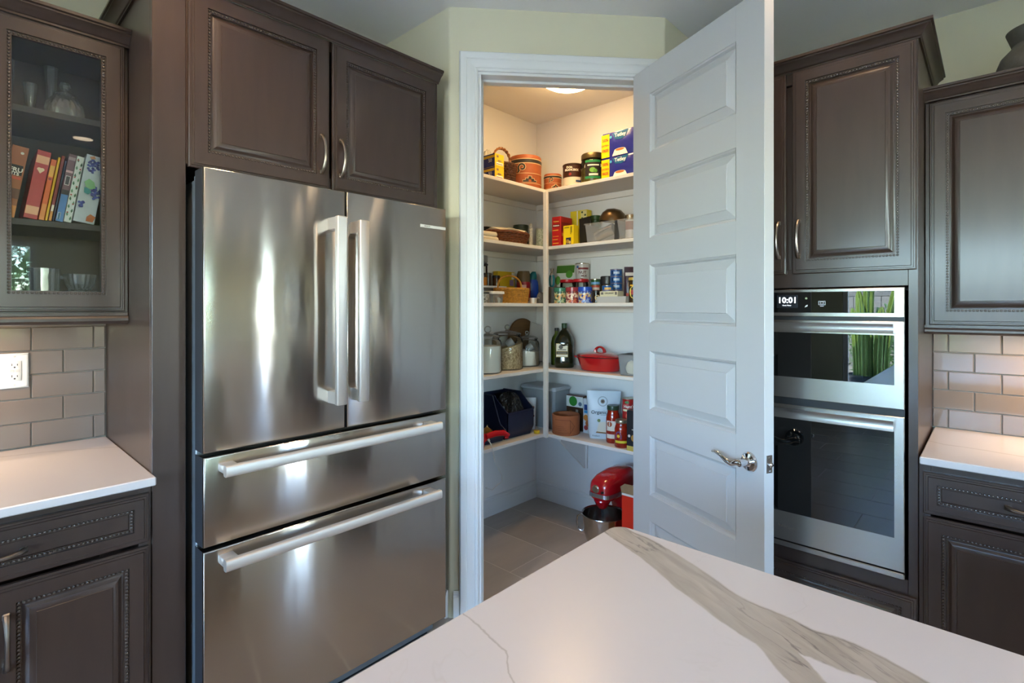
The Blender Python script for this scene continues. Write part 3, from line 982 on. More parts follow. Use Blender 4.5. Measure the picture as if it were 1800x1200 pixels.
# ------------------------------------------------------------------ packaging helpers (local: front at -y)
def C(h, rough=.5, **k):
    return mat('paint_' + h.strip('#') + ('_%d' % (rough * 100)), h, rough, **k)
FR, FL = rad(-55), rad(-47)          # cylinders turned to the doorway
def bent(m, r):
    m.v = [((r - y) * sin(x / r), -(r - y) * cos(x / r), z) for x, y, z in m.v]
    return m
def strip(x0, z0, x1, z1, r, n=8, t=.0007):
    """a curved print on a cylinder of radius r"""
    vs_, fs = [], []
    for i in range(n + 1):
        x = x0 + (x1 - x0) * i / n
        vs_ += [(x, -t, z0), (x, -t, z1)]
    fs = [(2 * i, 2 * i + 2, 2 * i + 3, 2 * i + 1) for i in range(n)]
    return bent(MB().add(vs_, fs), r)
def prints(root, P, yf, bend=0.0):
    """flat print laid on the front, each item a hair proud of the one before"""
    for n_, q in enumerate(P):
        k = q[0]
        e = .0006 + .00022 * n_
        if k == 'r':
            if bend: strip(q[1], q[2], q[3], q[4], bend, 8, e - .0004).build('print', q[5], root)
            else:
                ns = 6 if callable(yf) else 1
                Y_ = yf if callable(yf) else (lambda z_: yf)
                vv = []
                for i in range(ns + 1):
                    z_ = q[2] + (q[4] - q[2]) * i / ns
                    vv += [(q[1], Y_(z_) - e, z_), (q[3], Y_(z_) - e, z_)]
                MB().add(vv, [(2 * i, 2 * i + 1, 2 * i + 3, 2 * i + 2) for i in range(ns)]).build('print', q[5], root)
        elif k in 'pc':
            if k == 'p': pts, m_ = q[1], q[2]
            else:
                el = q[5] if len(q) > 5 else 1.0
                pts, m_ = [(q[1] + q[3] * cos(2 * pi * i / 18), q[2] + q[3] * el * sin(2 * pi * i / 18)) for i in range(18)], q[4]
            m = MB().add([(x, -e, z_) for x, z_ in pts], [tuple(range(len(pts)))])
            if bend: bent(m, bend)
            else: m.v = [(x, (yf(z_) if callable(yf) else yf) + y, z_) for x, y, z_ in m.v]
            m.build('print', m_, root)
        elif k == 't':
            o = text(q[1], q[4], q[5], root, q[2], (-bend if bend else (yf(q[3]) if callable(yf) else yf)) - e - .0003, q[3], bold=q[6] if len(q) > 6 else 0, bend=bend, ext=.0001)
def side_print(root, sgn, w, P):
    """prints on the -x / +x side: q = (y0, z0, y1, z1, mat) or ('t', s, y, z, size, mat)"""
    x = sgn * (w / 2 + .0006)
    for q in P:
        if q[0] == 't':
            text(q[1], q[4], q[5], root, x + sgn * .0006, q[2], q[3], rz=sgn * pi / 2, ext=.0002)
        else:
            MB().add([(x, q[0], q[1]), (x, q[2], q[1]), (x, q[2], q[3]), (x, q[0], q[3])], [(0, 1, 2, 3)]).build('print', q[4], root)
def carton(name, label, cat, loc, rz, w, d, h, m, P=(), c=.0015, group=None, ry=0, rx=0):
    t = thing(name, label, cat, loc, rz, group, ry=ry, rx=rx)
    MB().box(-w / 2, -d / 2, 0, w / 2, d / 2, h, c).build('carton', m, t)
    prints(t, P, -d / 2)
    return t
def tin(name, label, cat, loc, r, h, m, lid=None, lidh=.008, P=(), rz=FR, rim=True, group=None, bands=(), lidr=None, n=28, body='can'):
    t = thing(name, label, cat, loc, rz, group)
    e = .0018 if rim else 0
    pf = [(0, 0), (r - .002, 0), (r + e, .001), (r + e, .0035), (r, .005)]
    hb = h - (lidh if lid else 0)
    pf += [(r, hb - .004), (r + e, hb - .0025), (r + e, hb), (r - .003, hb), (r - .004, hb - .003), (0, hb - .003)]
    MB().lathe(pf, n).build(body, m, t)
    for z0, z1, bm_ in bands:
        MB().lathe([(r - .001, z0), (r + .0008, z0), (r + .0008, z1), (r - .001, z1)], n).build('band', bm_, t)
    if lid:
        lr = lidr or r + .002
        MB().lathe([(lr, hb + .0002), (lr, h - .002), (lr - .002, h), (0, h)], n).build('lid', lid, t)
    prints(t, P, 0, r + .0012)
    return t
def shell_jar(t, pf, n=28, m=None, name='glass'):
    return MB().lathe(pf, n).build(name, m or GLASS, t)
def pouch(name, label, cat, loc, rz, w, h, d, m, P=(), top=1.0, seed=1, group=None, crimp=.012):
    """stand-up bag: full at the bottom, flat sealed top edge"""
    rnd = random.Random(seed)
    t = thing(name, label, cat, loc, rz, group)
    loops = []
    N = 16
    for k in range(9):
        s = k / 8
        dd = d * (.85 + .5 * s - 1.32 * s ** 2.2) if s < 1 else .003
        dd = max(dd, .003)
        ww = w * (1 + (top - 1) * s) * (1 if 0 < k else .94)
        lp_ = []
        for q in range(N):
            a = 2 * pi * q / N
            cx, sy = cos(a), sin(a)
            ex = math.copysign(abs(cx) ** .45, cx)
            ey = math.copysign(abs(sy) ** .8, sy)
            j = rnd.uniform(-1, 1) * .0016
            lp_.append((ww / 2 * ex, dd / 2 * ey + (j if 0 < k < 8 else 0), h * s))
        loops.append(lp_)
    MB().loft(loops).build('bag', m, t, angle=60)
    def yb(z_):
        s = max(0, min(1, z_ / h))
        return -max(d * (.85 + .5 * s - 1.32 * s ** 2.2), .003) / 2 - .0016
    if P: prints(t, P, yb)
    return t
def crumple(m, sx, sy, sz, seed, amp=.25, n=18, k=9, z0=0.0):
    """soft lumpy body standing on z0"""
    rnd = random.Random(seed)
    ph = [(rnd.uniform(0, 6), rnd.randint(2, 6), rnd.uniform(0, 6), rnd.randint(1, 4)) for _ in range(5)]
    loops = []
    for i in range(k + 1):
        v = i / k
        el = -pi / 2 * .55 + v * (pi / 2 * 1.55)
        lp_ = []
        for q in range(n):
            a = 2 * pi * q / n
            r = 1 + amp * sum(sin(p[1] * a + p[0]) * cos(p[3] * 3 * v + p[2]) for p in ph) / 3
            rr2 = max(.02, cos(el)) * r
            lp_.append((sx * rr2 * cos(a), sy * rr2 * sin(a), z0 + sz * max(0, (sin(el) + sin(pi / 2 * .55)) / (1 + sin(pi / 2 * .55))) * (1 + .12 * (r - 1) * 3)))
        loops.append(lp_)
    return m.loft(loops)
def wicker(t, sx, sy, h, m, flare=1.12, rows=9, stakes=26, name='weave'):
    """woven wall of in-and-out strands on upright stakes"""
    b = MB()
    for r in range(rows):
        z = h * (r + .5) / rows
        f = 1 + (flare - 1) * z / h
        pts = []
        for q in range(stakes * 2):
            a = 2 * pi * q / (stakes * 2)
            o = .003 * (1 if (q + r) % 2 else -1)
            pts.append(((sx * f + o) * cos(a), (sy * f + o) * sin(a), z))
        b.tube(pts, h / rows * .52, 5, closed=True)
    b.build(name, m, t)
    s_ = MB()
    for q in range(stakes):
        a = 2 * pi * q / stakes
        s_.tube([(sx * cos(a), sy * sin(a), 0), (sx * flare * cos(a), sy * flare * sin(a), h)], .0026, 5)
    s_.build('stakes', m, t)
    MB().tube([(sx * flare * cos(2 * pi * q / 40), sy * flare * sin(2 * pi * q / 40), h + .003 * sin(q * 2.5) * .3) for q in range(40)], .006, 6, closed=True).build('rim', m, t)
    MB().lathe([(0, .002), (1, .002), (1, .008), (0, .008)], 30, sx=sx, sy=sy).build('base', m, t)
def arch(t, x0, x1, z0, zt, m, r=.005, twist=2, y=0, name='handle'):
    for s in range(twist):
        pts = []
        for i in range(33):
            u = i / 32
            a = pi * u
            x = (x0 + x1) / 2 - (x1 - x0) / 2 * cos(a)
            z = z0 + (zt - z0) * sin(a) ** .7
            w = u * 2 * pi * 5 + s * 2 * pi / twist
            off = r * .8 if twist > 1 else 0
            pts.append((x + off * cos(w) * .6, y + off * sin(w), z + off * cos(w)))
        MB().tube(pts, r, 6).build(name, m, t)

n8 = [(-1, -1), (1, -1), (1, 1), (-1, 1)]
def solo(mb, name, m, label, cat, loc, rz=0.0, group=None, angle=35):
    o = mb.build(name, m, None, label, cat, group, angle=angle)
    o.location = loc
    o.rotation_euler = (0, 0, rz)
    return o
# ------------------------------------------------------------------ tier 1 (top)
z = SZ[0]
BLUE, YEL = C('#23307f'), C('#e8c21b')
INK, CREAM, RED = C('#1c1a1a'), C('#e6dcc4'), C('#b3201f', .35)
t = thing('serving_tray', 'maroon tray standing on edge at the doorway end of the top shelf', 'tray', (2.058, 2.235, z))
MB().rings(-.105, 0, .105, .33, [(0, .008), (0, -.008), (.010, -.010), (.014, -.003), (.02, -.002)]).rings(-.105, 0, .105, .33, [(0, .008), (.02, .008)]).build('tray', C('#5a1f1b', .4), t)
t = thing('plastic_bag', 'crumpled white plastic bag behind the yellow cartons', 'bag', (2.405, 2.44, z))
crumple(MB(), .052, .030, .262, 4, .2).build('bag', clear('thin_plastic', (.95, .95, .93), .25, .55, (.85, .82, .76)), t)
for i in range(2):
    w, d, h = .079, .2, .079
    t = carton('bag_carton', ('lower', 'upper')[i] + ' yellow and blue sandwich bag carton at the left of the top shelf', 'carton', (2.267, 2.296, z + i * .0792), 0, w, d, h, C('#e3bd22', .4),
               [('r', -.028, .012, .030, .028, C('#f3efe6')), ('r', -.026, .016, .026, .020, C('#7a2430')), ('t', 'ziploc', 0, .038, .014, BLUE, .0003), ('t', '50', -.018, .062, .018, BLUE, .0004)], group='yellow and blue sandwich bag cartons')
    side_print(t, -1, w, [(-.098, .0015, .06, .03, BLUE), (-.098, .03, .0, .055, BLUE), (-.098, .071, .098, .0785, BLUE), ('t', '50', -.06, .04, .03, C('#f3efe6'))])
t = thing('wicker_basket', 'dark brown wicker basket with twisted handle on the top shelf', 'basket', (2.402, 2.305, z))
WK = mat('dark_wicker', '#4a2a17', .55, var=(60, .35))
WKL = mat('twisted_willow', '#8a5424', .5, var=(40, .4))
wicker(t, .074, .078, .135, WK, 1.12, 9, 24)
arch(t, -.082, .082, .13, .245, WKL, .006, 2)
OR = mat('terracotta_orange', '#9a4f27', .55, var=(18, .1))
ORD = mat('pottery_black', '#26221d', .5)
CRM = mat('pottery_cream', '#d9b98a', .5)
def pottery(name, label, loc, r, h):
    t = thing(name, label, 'canister', loc, FL)
    e = r / .108
    MB().lathe([(0, 0), (r * .93, 0), (r * .97, .02 * e), (r, .03 * e), (r * .985, .1 * e), (r, h - .03 * e), (r * .985, h - .006), (r * .95, h), (r * .9, h - .004), (0, h - .004)], 36).build('body', OR, t)
    for z0, z1, m in ((h - .052 * e, h - .032 * e, ORD), (h - .030 * e, h - .026 * e, CRM), (h - .058 * e, h - .054 * e, CRM), (.034 * e, .037 * e, CRM), (.098 * e, .101 * e, CRM)):
        MB().lathe([(r + .0004, z0), (r + .001, z0), (r + .001, z1), (r + .0004, z1)], 36).build('band', m, t)
    sp = [(-.052 * e, 0, .106 * e)]
    for i in range(30):
        a = -.25 * pi + i / 29 * pi * 1.95
        q = .027 * e * (1 - .62 * i / 29)
        sp.append((-.024 * e - q * cos(a), 0, .138 * e + q * sin(a)))
    bent(MB().tube([(x, -.0005, zz_) for x, y, zz_ in sp], .0085 * e, 6, flat=.08), r).build('spiral_outline', CRM, t)
    bent(MB().tube([(x, -.0011, zz_) for x, y, zz_ in sp], .0055 * e, 6, flat=.12), r).build('spiral', ORD, t)
    for k, (wd, hh) in enumerate(((.046, .010), (.029, .011), (.010, .014))):
        z0 = (.044 + (0, .010, .021)[k]) * e
        strip((.028 - wd) * e - .003, z0 - .001, (.028 + wd) * e + .003, z0 + hh * e + .003, r + .0012, 6, .0003).build('motif_outline', CRM, t)
        strip((.028 - wd) * e, z0, (.028 + wd) * e, z0 + hh * e, r + .0012, 6, .0008).build('step_motif', ORD, t)
    strip(.019 * e, .044 * e, .037 * e, .058 * e, r + .0012, 3, .0013).build('step_motif', OR, t)
    return t
pottery('clay_canister', 'large orange clay canister with black spiral and step motifs', (2.612, 2.292, z), .108, .222)
pottery('clay_canister', 'small orange clay canister beside the coffee tin', (2.762, 2.178, z), .060, .120)
tin('coffee_tin', 'brown and cream coffee tin on the top shelf', 'tin', (2.748, 2.002, z), .064, .150, C('#3a1f17', .35), C('#2c1a14', .4), .008,
    [('t', 'DON', -.018, .122, .018, C('#efe6d6'), .0005), ('t', 'FRANCISCO', -.004, .106, .018, C('#efe6d6'), .0005), ('c', -.016, .080, .009, C('#8b2a20')), ('r', .02, .030, .062, .042, C('#2c3f63'))], bands=((.012, .062, C('#cbbfa8', .4)), (.0, .010, C('#cbbfa8', .4))))
t = thing('herb_jar', 'clear jar of dried herbs with black and green label and metal lid', 'jar', (2.762, 1.856, z), FR)
shell_jar(t, [(0, 0), (.074, 0), (.078, .006), (.078, .135), (.072, .150), (.066, .155)])
MB().lathe([(0, .003), (.074, .003), (.075, .1), (0, .104)], 28).build('herbs', mat('dried_herbs', '#7d6d2c', .8, var=(90, .35)), t)
MB().lathe([(.070, .155), (.074, .158), (.074, .186), (.07, .192), (0, .193)], 28).build('lid', mat('jar_lid_bronze', '#5d5138', .35, .8), t)
prints(t, [('r', -.052, .028, .048, .142, C('#211b19')), ('r', -.052, .028, .048, .042, C('#1f7a43'))], 0, .0785)
prints(t, [('r', -.052, .128, .048, .142, C('#1f7a43')), ('r', -.036, .106, .036, .114, C('#e9e2d2')), ('c', -.004, .08, .019, C('#6fa53a'), .8), ('c', .014, .074, .012, C('#4f8a2e')), ('r', -.026, .046, .03, .058, C('#dad6c6'))], 0, .0792)
TB = mat('tea_wrap_blue', '#232a83', .22, coat=.5, bump=(30, .25, .006))
def teabag(label, zz_, h, sd):
    w, d = .257, .13
    t = thing('tea_pack', label, 'tea pack', (2.772, 1.63, zz_), R90, 'wrapped tea packs on the top shelf')
    loops = []
    for k, (s, sc_) in enumerate(((0, .96), (.06, 1.0), (.5, 1.01), (.92, 1.0), (1.0, .95))):
        loops.append([(w / 2 * sc_ * a, d / 2 * sc_ * b, h * s) for a, b in ((-1, -.94), (-.95, -1), (.95, -1), (1, -.94), (1, .94), (.95, 1), (-.95, 1), (-1, .94))])
    MB().loft(loops).build('wrap', TB, t)
    P = [('r', -.126, .004, -.070, h - .008, C('#e9c416', .3)), ('p', [(-.050, h * .93), (.060, h * .99), (.04, h * .72), (.01, h * .64), (-.03, h * .68)], C('#1c5b86', .3))]
    prints(t, P, -d / 2 - .001)
    P = [('t', 'Tetley', .004, h * .83, .030, C('#f1ede4'), .0006), ('p', [(-.05, .004), (.055, .004), (.04, .036), (-.035, .036)], C('#e9e2d4')), ('c', .002, .036, .037, C('#e9e2d4'), .26), ('c', .002, .037, .031, C('#a8622e'), .24),
         ('c', -.060, h * .8, .008, C('#3f9fc6')), ('t', '50%', -.098, h * .72, .025, C('#a3222b'), .0004), ('t', 'EXTRA', -.098, h * .50, .016, C('#a3222b'), .0003), ('t', 'FREE', -.098, h * .30, .022, C('#a3222b'), .0004)]
    prints(t, P, -d / 2 - .0016)
teabag('lower blue wrapped tea pack with yellow strip on the top shelf', z, .133, 1)
teabag('upper blue wrapped tea pack with yellow strip, stacked on the other', z + .1335, .150, 2)

# ------------------------------------------------------------------ tier 2
z = SZ[1]
LINEN = mat('folded_linen', '#cfc4b0', .9, bump=(90, .4, .003))
t = thing('folded_towel', 'folded cream towel at the doorway end of the second shelf', 'towel', (2.155, 2.275, z))
for k in range(2):
    lp_ = []
    for zz_, s_ in ((k * .026, .95), (k * .026 + .005, .995), (k * .026 + .013, 1.0), (k * .026 + .021, .985), (k * .026 + .027, .93)):
        lp_.append([((.105 - .012 * k) * s_ * math.copysign(abs(cos(a)) ** .4, cos(a)) + .004 * sin(3 * a + k), .105 * s_ * math.copysign(abs(sin(a)) ** .4, sin(a)) + .003 * cos(4 * a), zz_ + .003 * sin(2 * a + 2 * k) * (zz_ > .004)) for a in [2 * pi * q / 36 for q in range(36)]])
    MB().loft(lp_).build('fold', LINEN, t, angle=60)
t = thing('wicker_tray', 'brown flared oval wicker tray holding cloths on the second shelf', 'tray', (2.425, 2.285, z))
BW = mat('brown_wicker', '#6b3a1c', .55, var=(60, .3))
wicker(t, .142, .085, .075, BW, 1.25, 7, 30)
ck = []
for zz_, s_ in ((.0, .80), (.035, .95), (.062, 1.06), (.074, 1.13), (.0795, 1.16), (.083, 1.08), (.088, .8), (.094, .45), (.097, .1)):
    ck.append([(.142 * s_ * (1 + .05 * sin(5 * a + 3 * s_)) * cos(a), .085 * s_ * (1 + .05 * sin(4 * a)) * sin(a), zz_ + .006 * sin(6 * a) * (zz_ > .06)) for a in [2 * pi * q / 40 for q in range(40)]])
solo(MB().loft(ck), 'table_cloth', LINEN, 'crumpled cream cloth lying in the brown wicker tray', 'cloth', (2.425, 2.285, z + .0085), 0, angle=60)
t = thing('roasting_pan', 'shallow black pan standing behind the wicker tray', 'pan', (2.40, 2.425, z), 0)
MB().loft([[(x * s, y, .065 + zz_ * s) for x, zz_ in [(.155 * cos(2 * pi * q / 28), .064 * sin(2 * pi * q / 28)) for q in range(28)]] for y, s in ((-.018, .97), (-.018, 1.0), (.012, .93), (.018, .85), (.015, .85), (-.012, .9))], cap0=False).build('pan', C('#1b1917', .45), t)
tin('storage_tin', 'dark green round tin at the back of the second shelf', 'tin', (2.70, 2.41, z), .052, .172, C('#39463a', .4), C('#313d33', .4), .02)
t = thing('pepper_mill', 'slim white ceramic mill by the corner post', 'mill', (2.698, 2.315, z))
MB().lathe([(0, 0), (.017, 0), (.018, .01), (.014, .03), (.0155, .10), (.013, .125), (.016, .132), (.016, .14), (.008, .146), (.011, .155), (.012, .166), (.008, .174), (0, .177)], 20).build('body', mat('floral_ceramic', '#d6cfc0', .3, var=(70, .25)), t)
tin('floral_canister', 'small pale canister with green floral pattern by the corner post', 'canister', (2.706, 2.232, z), .035, .132, mat('green_floral_print', '#c9c8b4', .4, var=(85, .15, hexc('#6f8468'))), C('#8d8f84', .4), .008)
t = carton('cracker_box', 'red graham cracker box on the second shelf', 'box', (2.763, 2.100, z), R90, .071, .125, .197, C('#b32020', .35),
           [('r', -.030, .128, .030, .148, C('#6d1014')), ('t', 'Nabisco', 0, .165, .014, C('#e9c25a'), .0003), ('t', 'Grahams', 0, .138, .0135, C('#f2ede4'), .0004), ('r', -.028, .02, .02, .026, C('#e2a23c')), ('r', -.03, .105, .018, .111, C('#e2a23c')), ('r', -.03, .045, .014, .05, C('#e2a23c')), ('r', -.028, .065, .02, .07, C('#d9873a'))])
side_print(t, 1, .071, [(-.055, .10, .05, .16, C('#7f1a17')), (-.05, .07, .045, .09, C('#c98a3e'))])
carton('yellow_box', 'small yellow food box beside the red cracker box', 'box', (2.72, 1.997, z), R90, .080, .055, .128, C('#e6c918', .35),
       [('r', -.018, .008, .022, .050, C('#2b2a4c')), ('c', -.004, .026, .013, C('#a7853c')), ('c', .012, .020, .009, C('#c9b06a')), ('r', .018, .07, .022, .12, C('#3a3420')), ('r', .026, .08, .030, .12, C('#3a3420')), ('r', -.03, .112, .008, .117, C('#5c4a1c'))])
t = thing('black_folder', 'black rectangular board leaning on the second shelf', 'board', (2.768, 1.914, z), R90)
MB().box(-.042, -.009, 0, .042, .009, .178, .003).xf(Matrix.Rotation(rad(-6), 4, 'Y') @ Matrix.Rotation(rad(-5), 4, 'X')).xf(Matrix.Translation((0, 0, .0045))).build('board', C('#191817', .5), t)
carton('snack_box', 'tall yellow box with green dots at the back of the second shelf', 'box', (2.885, 2.035, z), R90, .135, .055, .25, C('#d9c32a', .4), [('r', .018, .02, .066, .245, C('#d8cf8e'))] + [('c', .03 + .024 * (k % 2), .235 - .02 * k, .007, C('#2f4a2c')) for k in range(6)] + [('r', -.012, .1, -.004, .247, C('#f2efe4'))])
tin('green_tub', 'dark green lidded tub behind the clear bin', 'tub', (2.895, 1.925, z), .036, .205, C('#27401f', .4), C('#2d4a24', .4), .025)
CLP = clear('clear_plastic', (.97, .97, .97), .08, .13, (.95, .95, .95), 1.3)
def clear_bin(label, loc, w, d, h, rz=R90, group=None):
    t = thing('clear_bin', label, 'bin', loc, rz, group)
    lo, hi = .88, 1.0
    def ring(s, zz_, e=0): return [(w / 2 * s + e) * a for a in ()] or [((w / 2 * s + e) * a, (d / 2 * s + e) * b, zz_) for a, b in ((-1, -.9), (-.93, -1), (.93, -1), (1, -.9), (1, .9), (.93, 1), (-.93, 1), (-1, .9))]
    MB().loft([ring(lo, .001), ring(lo + .02, .004), ring(.985, h - .008), ring(1, h - .006, .004), ring(1, h, .004), ring(.98, h), ring(lo + .01, .006)], True, True).build('bin', CLP, t)
    return t
t = clear_bin('clear plastic bin of baking tins on the second shelf', (2.768, 1.752, z), .215, .20, .118)
solo(MB().lathe([(0, 0), (.03, 0), (.034, .006), (.034, .13), (.030, .132), (.029, .004), (0, .004)], 24).xf(Matrix.Rotation(rad(74), 4, 'Y') @ Matrix.Translation((0, 0, -.065))), 'metal_tube', mat('bright_tin', '#c9c1b4', .2, 1.0), 'bright metal tube lying in the clear bin of baking tins', 'baking tin', (2.735, 1.748, z + .062), R90)
solo(crumple(MB(), .07, .03, .018, 5, .3), 'crumpled_paper', C('#d9d4ca', .8), 'crumpled white paper at the bottom of the clear baking bin', 'paper', (2.815, 1.752, z + .008), R90)
t = thing('bronze_bowl', 'dark bronze mixing bowl tipped up above the clear bins', 'bowl', (2.80, 1.738, z + .122), R90)
MB().lathe([(.085, 0), (.083, .02), (.07, .052), (.045, .075), (0, .084), (0, .080), (.043, .071), (.066, .05), (.079, .02), (.081, 0)], 32).xf(Matrix.Rotation(rad(8), 4, 'Y') @ Matrix.Translation((0, 0, .012))).build('bowl', mat('bronze_steel', '#6e5c46', .28, .9), t)
t = clear_bin('second clear plastic bin by the pantry door on the second shelf', (2.765, 1.518, z), .225, .20, .118)
solo(crumple(MB(), .065, .06, .06, 8, .3), 'plastic_wrap', clear('thin_plastic', ()), 'crumpled plastic wrap in the clear bin by the pantry door', 'wrap', (2.765, 1.50, z + .008), R90)
tin('spice_tin', 'small steel spice tin standing in the clear bin', 'tin', (2.77, 1.596, z + .0065), .027, .15, C('#b9b2a8', .3), mat('bright_tin', ''), .03, bands=((.06, .11, C('#7e4a3a', .5)),))

# ------------------------------------------------------------------ tier 3
z = SZ[2]
t = thing('shelf_riser', 'small white step riser at the left of the third shelf', 'riser', (2.355, 2.40, z))
MB().box(-.135, -.055, .098, .135, .055, .111, .002).build('top', WHITE, t)
for x in (-.128, .128):
    MB().box(x - .006, -.05, 0, x + .006, .05, .098, .001).build('leg', WHITE, t)
t = thing('clamp_jar', 'tall clear jar of orange spice with grey lid on the riser', 'jar', (2.300, 2.39, z + .1115), FL)
shell_jar(t, [(0, 0), (.038, 0), (.041, .004), (.041, .13), (.036, .145)])
MB().lathe([(0, .002), (.038, .002), (.038, .052), (0, .054)], 24).build('spice', mat('orange_spice', '#d9861c', .8, var=(70, .2)), t)
MB().lathe([(.0415, .125), (.044, .127), (.044, .137), (.0415, .139)], 24).build('clamp_band', BLACK, t)
MB().lathe([(.038, .146), (.042, .148), (.042, .185), (.039, .19), (0, .19)], 24).build('lid', C('#7d7c7b', .35), t)
for i, (x, y, h, c, lb) in enumerate(((2.372, 2.405, .085, '#3b2519', 'small brown glass bottle on the riser beside the orange spice jar'), (2.430, 2.385, .070, '#5b3a20', 'small amber bottle at the right end of the riser'))):
    tin('spice_bottle', lb, 'bottle', (x, y, z + .1115), .024, h, C(c, .2), C('#2a211c', .4), .016, rz=FL, rim=False, body='glass')
tin('patterned_jar', 'tiny black and white patterned jar at the doorway edge of the third shelf', 'jar', (2.140, 2.195, z), .026, .064, mat('black_white_print', '#cfcac0', .4, var=(75, .2, hexc('#24211f'))), C('#2a2827', .4), .012, rz=FL)
t = thing('food_container', 'clear food box with white lid beside the honey wicker basket', 'container', (2.236, 2.225, z))
MB().loft([[(.052 * s * a, .045 * s * b, zz_) for a, b in ((-1, -.85), (-.88, -1), (.88, -1), (1, -.85), (1, .85), (.88, 1), (-.88, 1), (-1, .85))] for zz_, s in ((0, .9), (.003, .94), (.054, 1.0))]).build('box', CLP, t)
MB().loft([[(.058 * s * a, .05 * s * b, zz_) for a, b in ((-1, -.85), (-.88, -1), (.88, -1), (1, -.85), (1, .85), (.88, 1), (-.88, 1), (-1, .85))] for zz_, s in ((.054, 1.0), (.066, 1.0), (.070, .96))]).build('lid', WHITE, t)
t = thing('wicker_basket', 'honey coloured wicker basket with arched handle on the third shelf', 'basket', (2.428, 2.246, z), rad(-8))
HW = mat('honey_wicker', '#b9822f', .5, var=(60, .3))
wicker(t, .112, .072, .090, HW, 1.12, 9, 30)
arch(t, -.118, .072, .088, .172, HW, .0062, 1, y=-.01)
carton('cereal_box', 'yellow box standing behind the honey wicker basket', 'box', (2.560, 2.437, z), 0, .165, .045, .215, C('#c9a81f', .4), [('r', .03, .12, .07, .16, C('#8a6f93')), ('r', -.06, .06, -.02, .07, C('#4d4526')), ('r', .05, .165, .08, .21, C('#e4ddc6'))])
t = thing('red_label_jar', 'brown glass jar with red label at the back of the third shelf', 'jar', (2.655, 2.345, z), FL)
MB().lathe([(0, 0), (.044, 0), (.046, .005), (.046, .195), (.040, .215), (.040, .218), (0, .218)], 26).build('glass', C('#5c4a30', .2), t)
MB().lathe([(.0462, .02), (.0470, .02), (.0470, .145), (.0462, .145)], 26).build('label', C('#8f1a22', .4), t)
prints(t, [('r', -.02, .085, .018, .125, C('#d8a9a4'))], 0, .0475)
t = thing('detergent_bottle', 'blue bottle with teal cap and yellow label on the third shelf', 'bottle', (2.762, 2.362, z), FL)
MB().loft([[(.047 * s * math.copysign(abs(cos(a)) ** .7, cos(a)), .034 * s * math.copysign(abs(sin(a)) ** .7, sin(a)), zz_) for a in [2 * pi * q / 20 for q in range(20)]] for zz_, s in ((0, .9), (.006, 1.0), (.12, 1.0), (.15, .92), (.165, .75))]).build('bottle', C('#17409a', .3), t)
MB().loft([[((.034 * s) * cos(a) + o, .026 * s * sin(a), zz_) for a in [2 * pi * q / 16 for q in range(16)]] for zz_, s, o in ((.165, 1, 0), (.195, .9, .004), (.222, .35, .014))]).build('cap', C('#11666b', .35), t)
prints(t, [('r', -.028, .09, -.006, .14, C('#8fb7d6')), ('r', -.026, .085, -.01, .108, C('#e0c63a'))], -.0335)
t = thing('steel_cup', 'small steel measuring cup beside the corner post on the third shelf', 'cup', (2.578, 2.195, z))
MB().lathe([(0, 0), (.022, 0), (.028, .035), (.026, .035), (.02, .003), (0, .003)], 22).build('cup', STEELH, t)
MB().tube([(.026, 0, .033), (.05, -.005, .036), (.058, -.006, .034)], .003, 6).build('handle', STEELH, t)
solo(crumple(MB(), .034, .024, .076, 21, .12), 'grey_pouch', C('#5f5a55', .6), 'small grey cloth pouch against the corner post', 'pouch', (2.668, 2.205, z))
t = carton('blue_packet', 'flat white and blue packet lying by the steel cup', 'packet', (2.655, 2.272, z), rad(12), .085, .05, .016, C('#c4c2cc', .5), [('r', -.042, .001, .042, .007, C('#2c3a86'))])
t = thing('utensil_cup', 'grey utensil cup in the corner of the third shelf', 'cup', (2.795, 2.212, z))
MB().lathe([(0, 0), (.032, 0), (.036, .11), (.034, .112), (.031, .006), (0, .006)], 24).build('cup', C('#67625e', .5), t)
t = thing('can_opener', 'can opener with teal handles standing in the grey cup', 'can opener', (2.795, 2.212, z + .007), R90)
TEAL = C('#1f7f8e', .3)
for s in (-1, 1):
    MB().tube([(.004 * s, 0, .10), (.016 * s, 0, .125), (.018 * s, 0, .16), (.012 * s, 0, .185)], .007, 8).build('handle', TEAL, t)
    MB().tube([(.012 * s, 0, .185), (.005 * s, 0, .205), (.012 * s, 0, .232)], .0045, 8).build('jaw', CHROME, t)
MB().tube([(0, 0, 0), (0, 0, .105)], .005, 8).build('shank', CHROME, t)
pouch('snack_bag', 'white and green snack bag at the back of the third shelf', 'bag', (2.903, 2.168, z), rad(-80), .145, .27, .06, C('#c9cabd', .35), [('r', -.07, .21, .066, .262, C('#3f6b1f')), ('c', .03, .20, .026, C('#4f8a2b')), ('c', -.055, .16, .02, C('#5c8f33'), 1.5), ('r', -.066, .03, .06, .115, C('#5a3b22')), ('c', .02, .10, .02, C('#d9d9cf'))], .98, 3)
tin('cocoa_tin', 'tall white tin with brown and red print at the back of the third shelf', 'tin', (2.893, 2.028, z), .046, .268, C('#c2bbb3', .3), mat('bright_tin', ''), .006,
    [('r', -.030, .225, .045, .238, C('#7d2a26')), ('t', 'NUT', .0, .205, .026, C('#54201d'), .0006), ('t', 'MILK', .01, .182, .018, C('#54201d'), .0005), ('c', -.006, .13, .034, C('#4a2019'), 1.1), ('c', -.034, .243, .009, C('#3b5d9a'))])
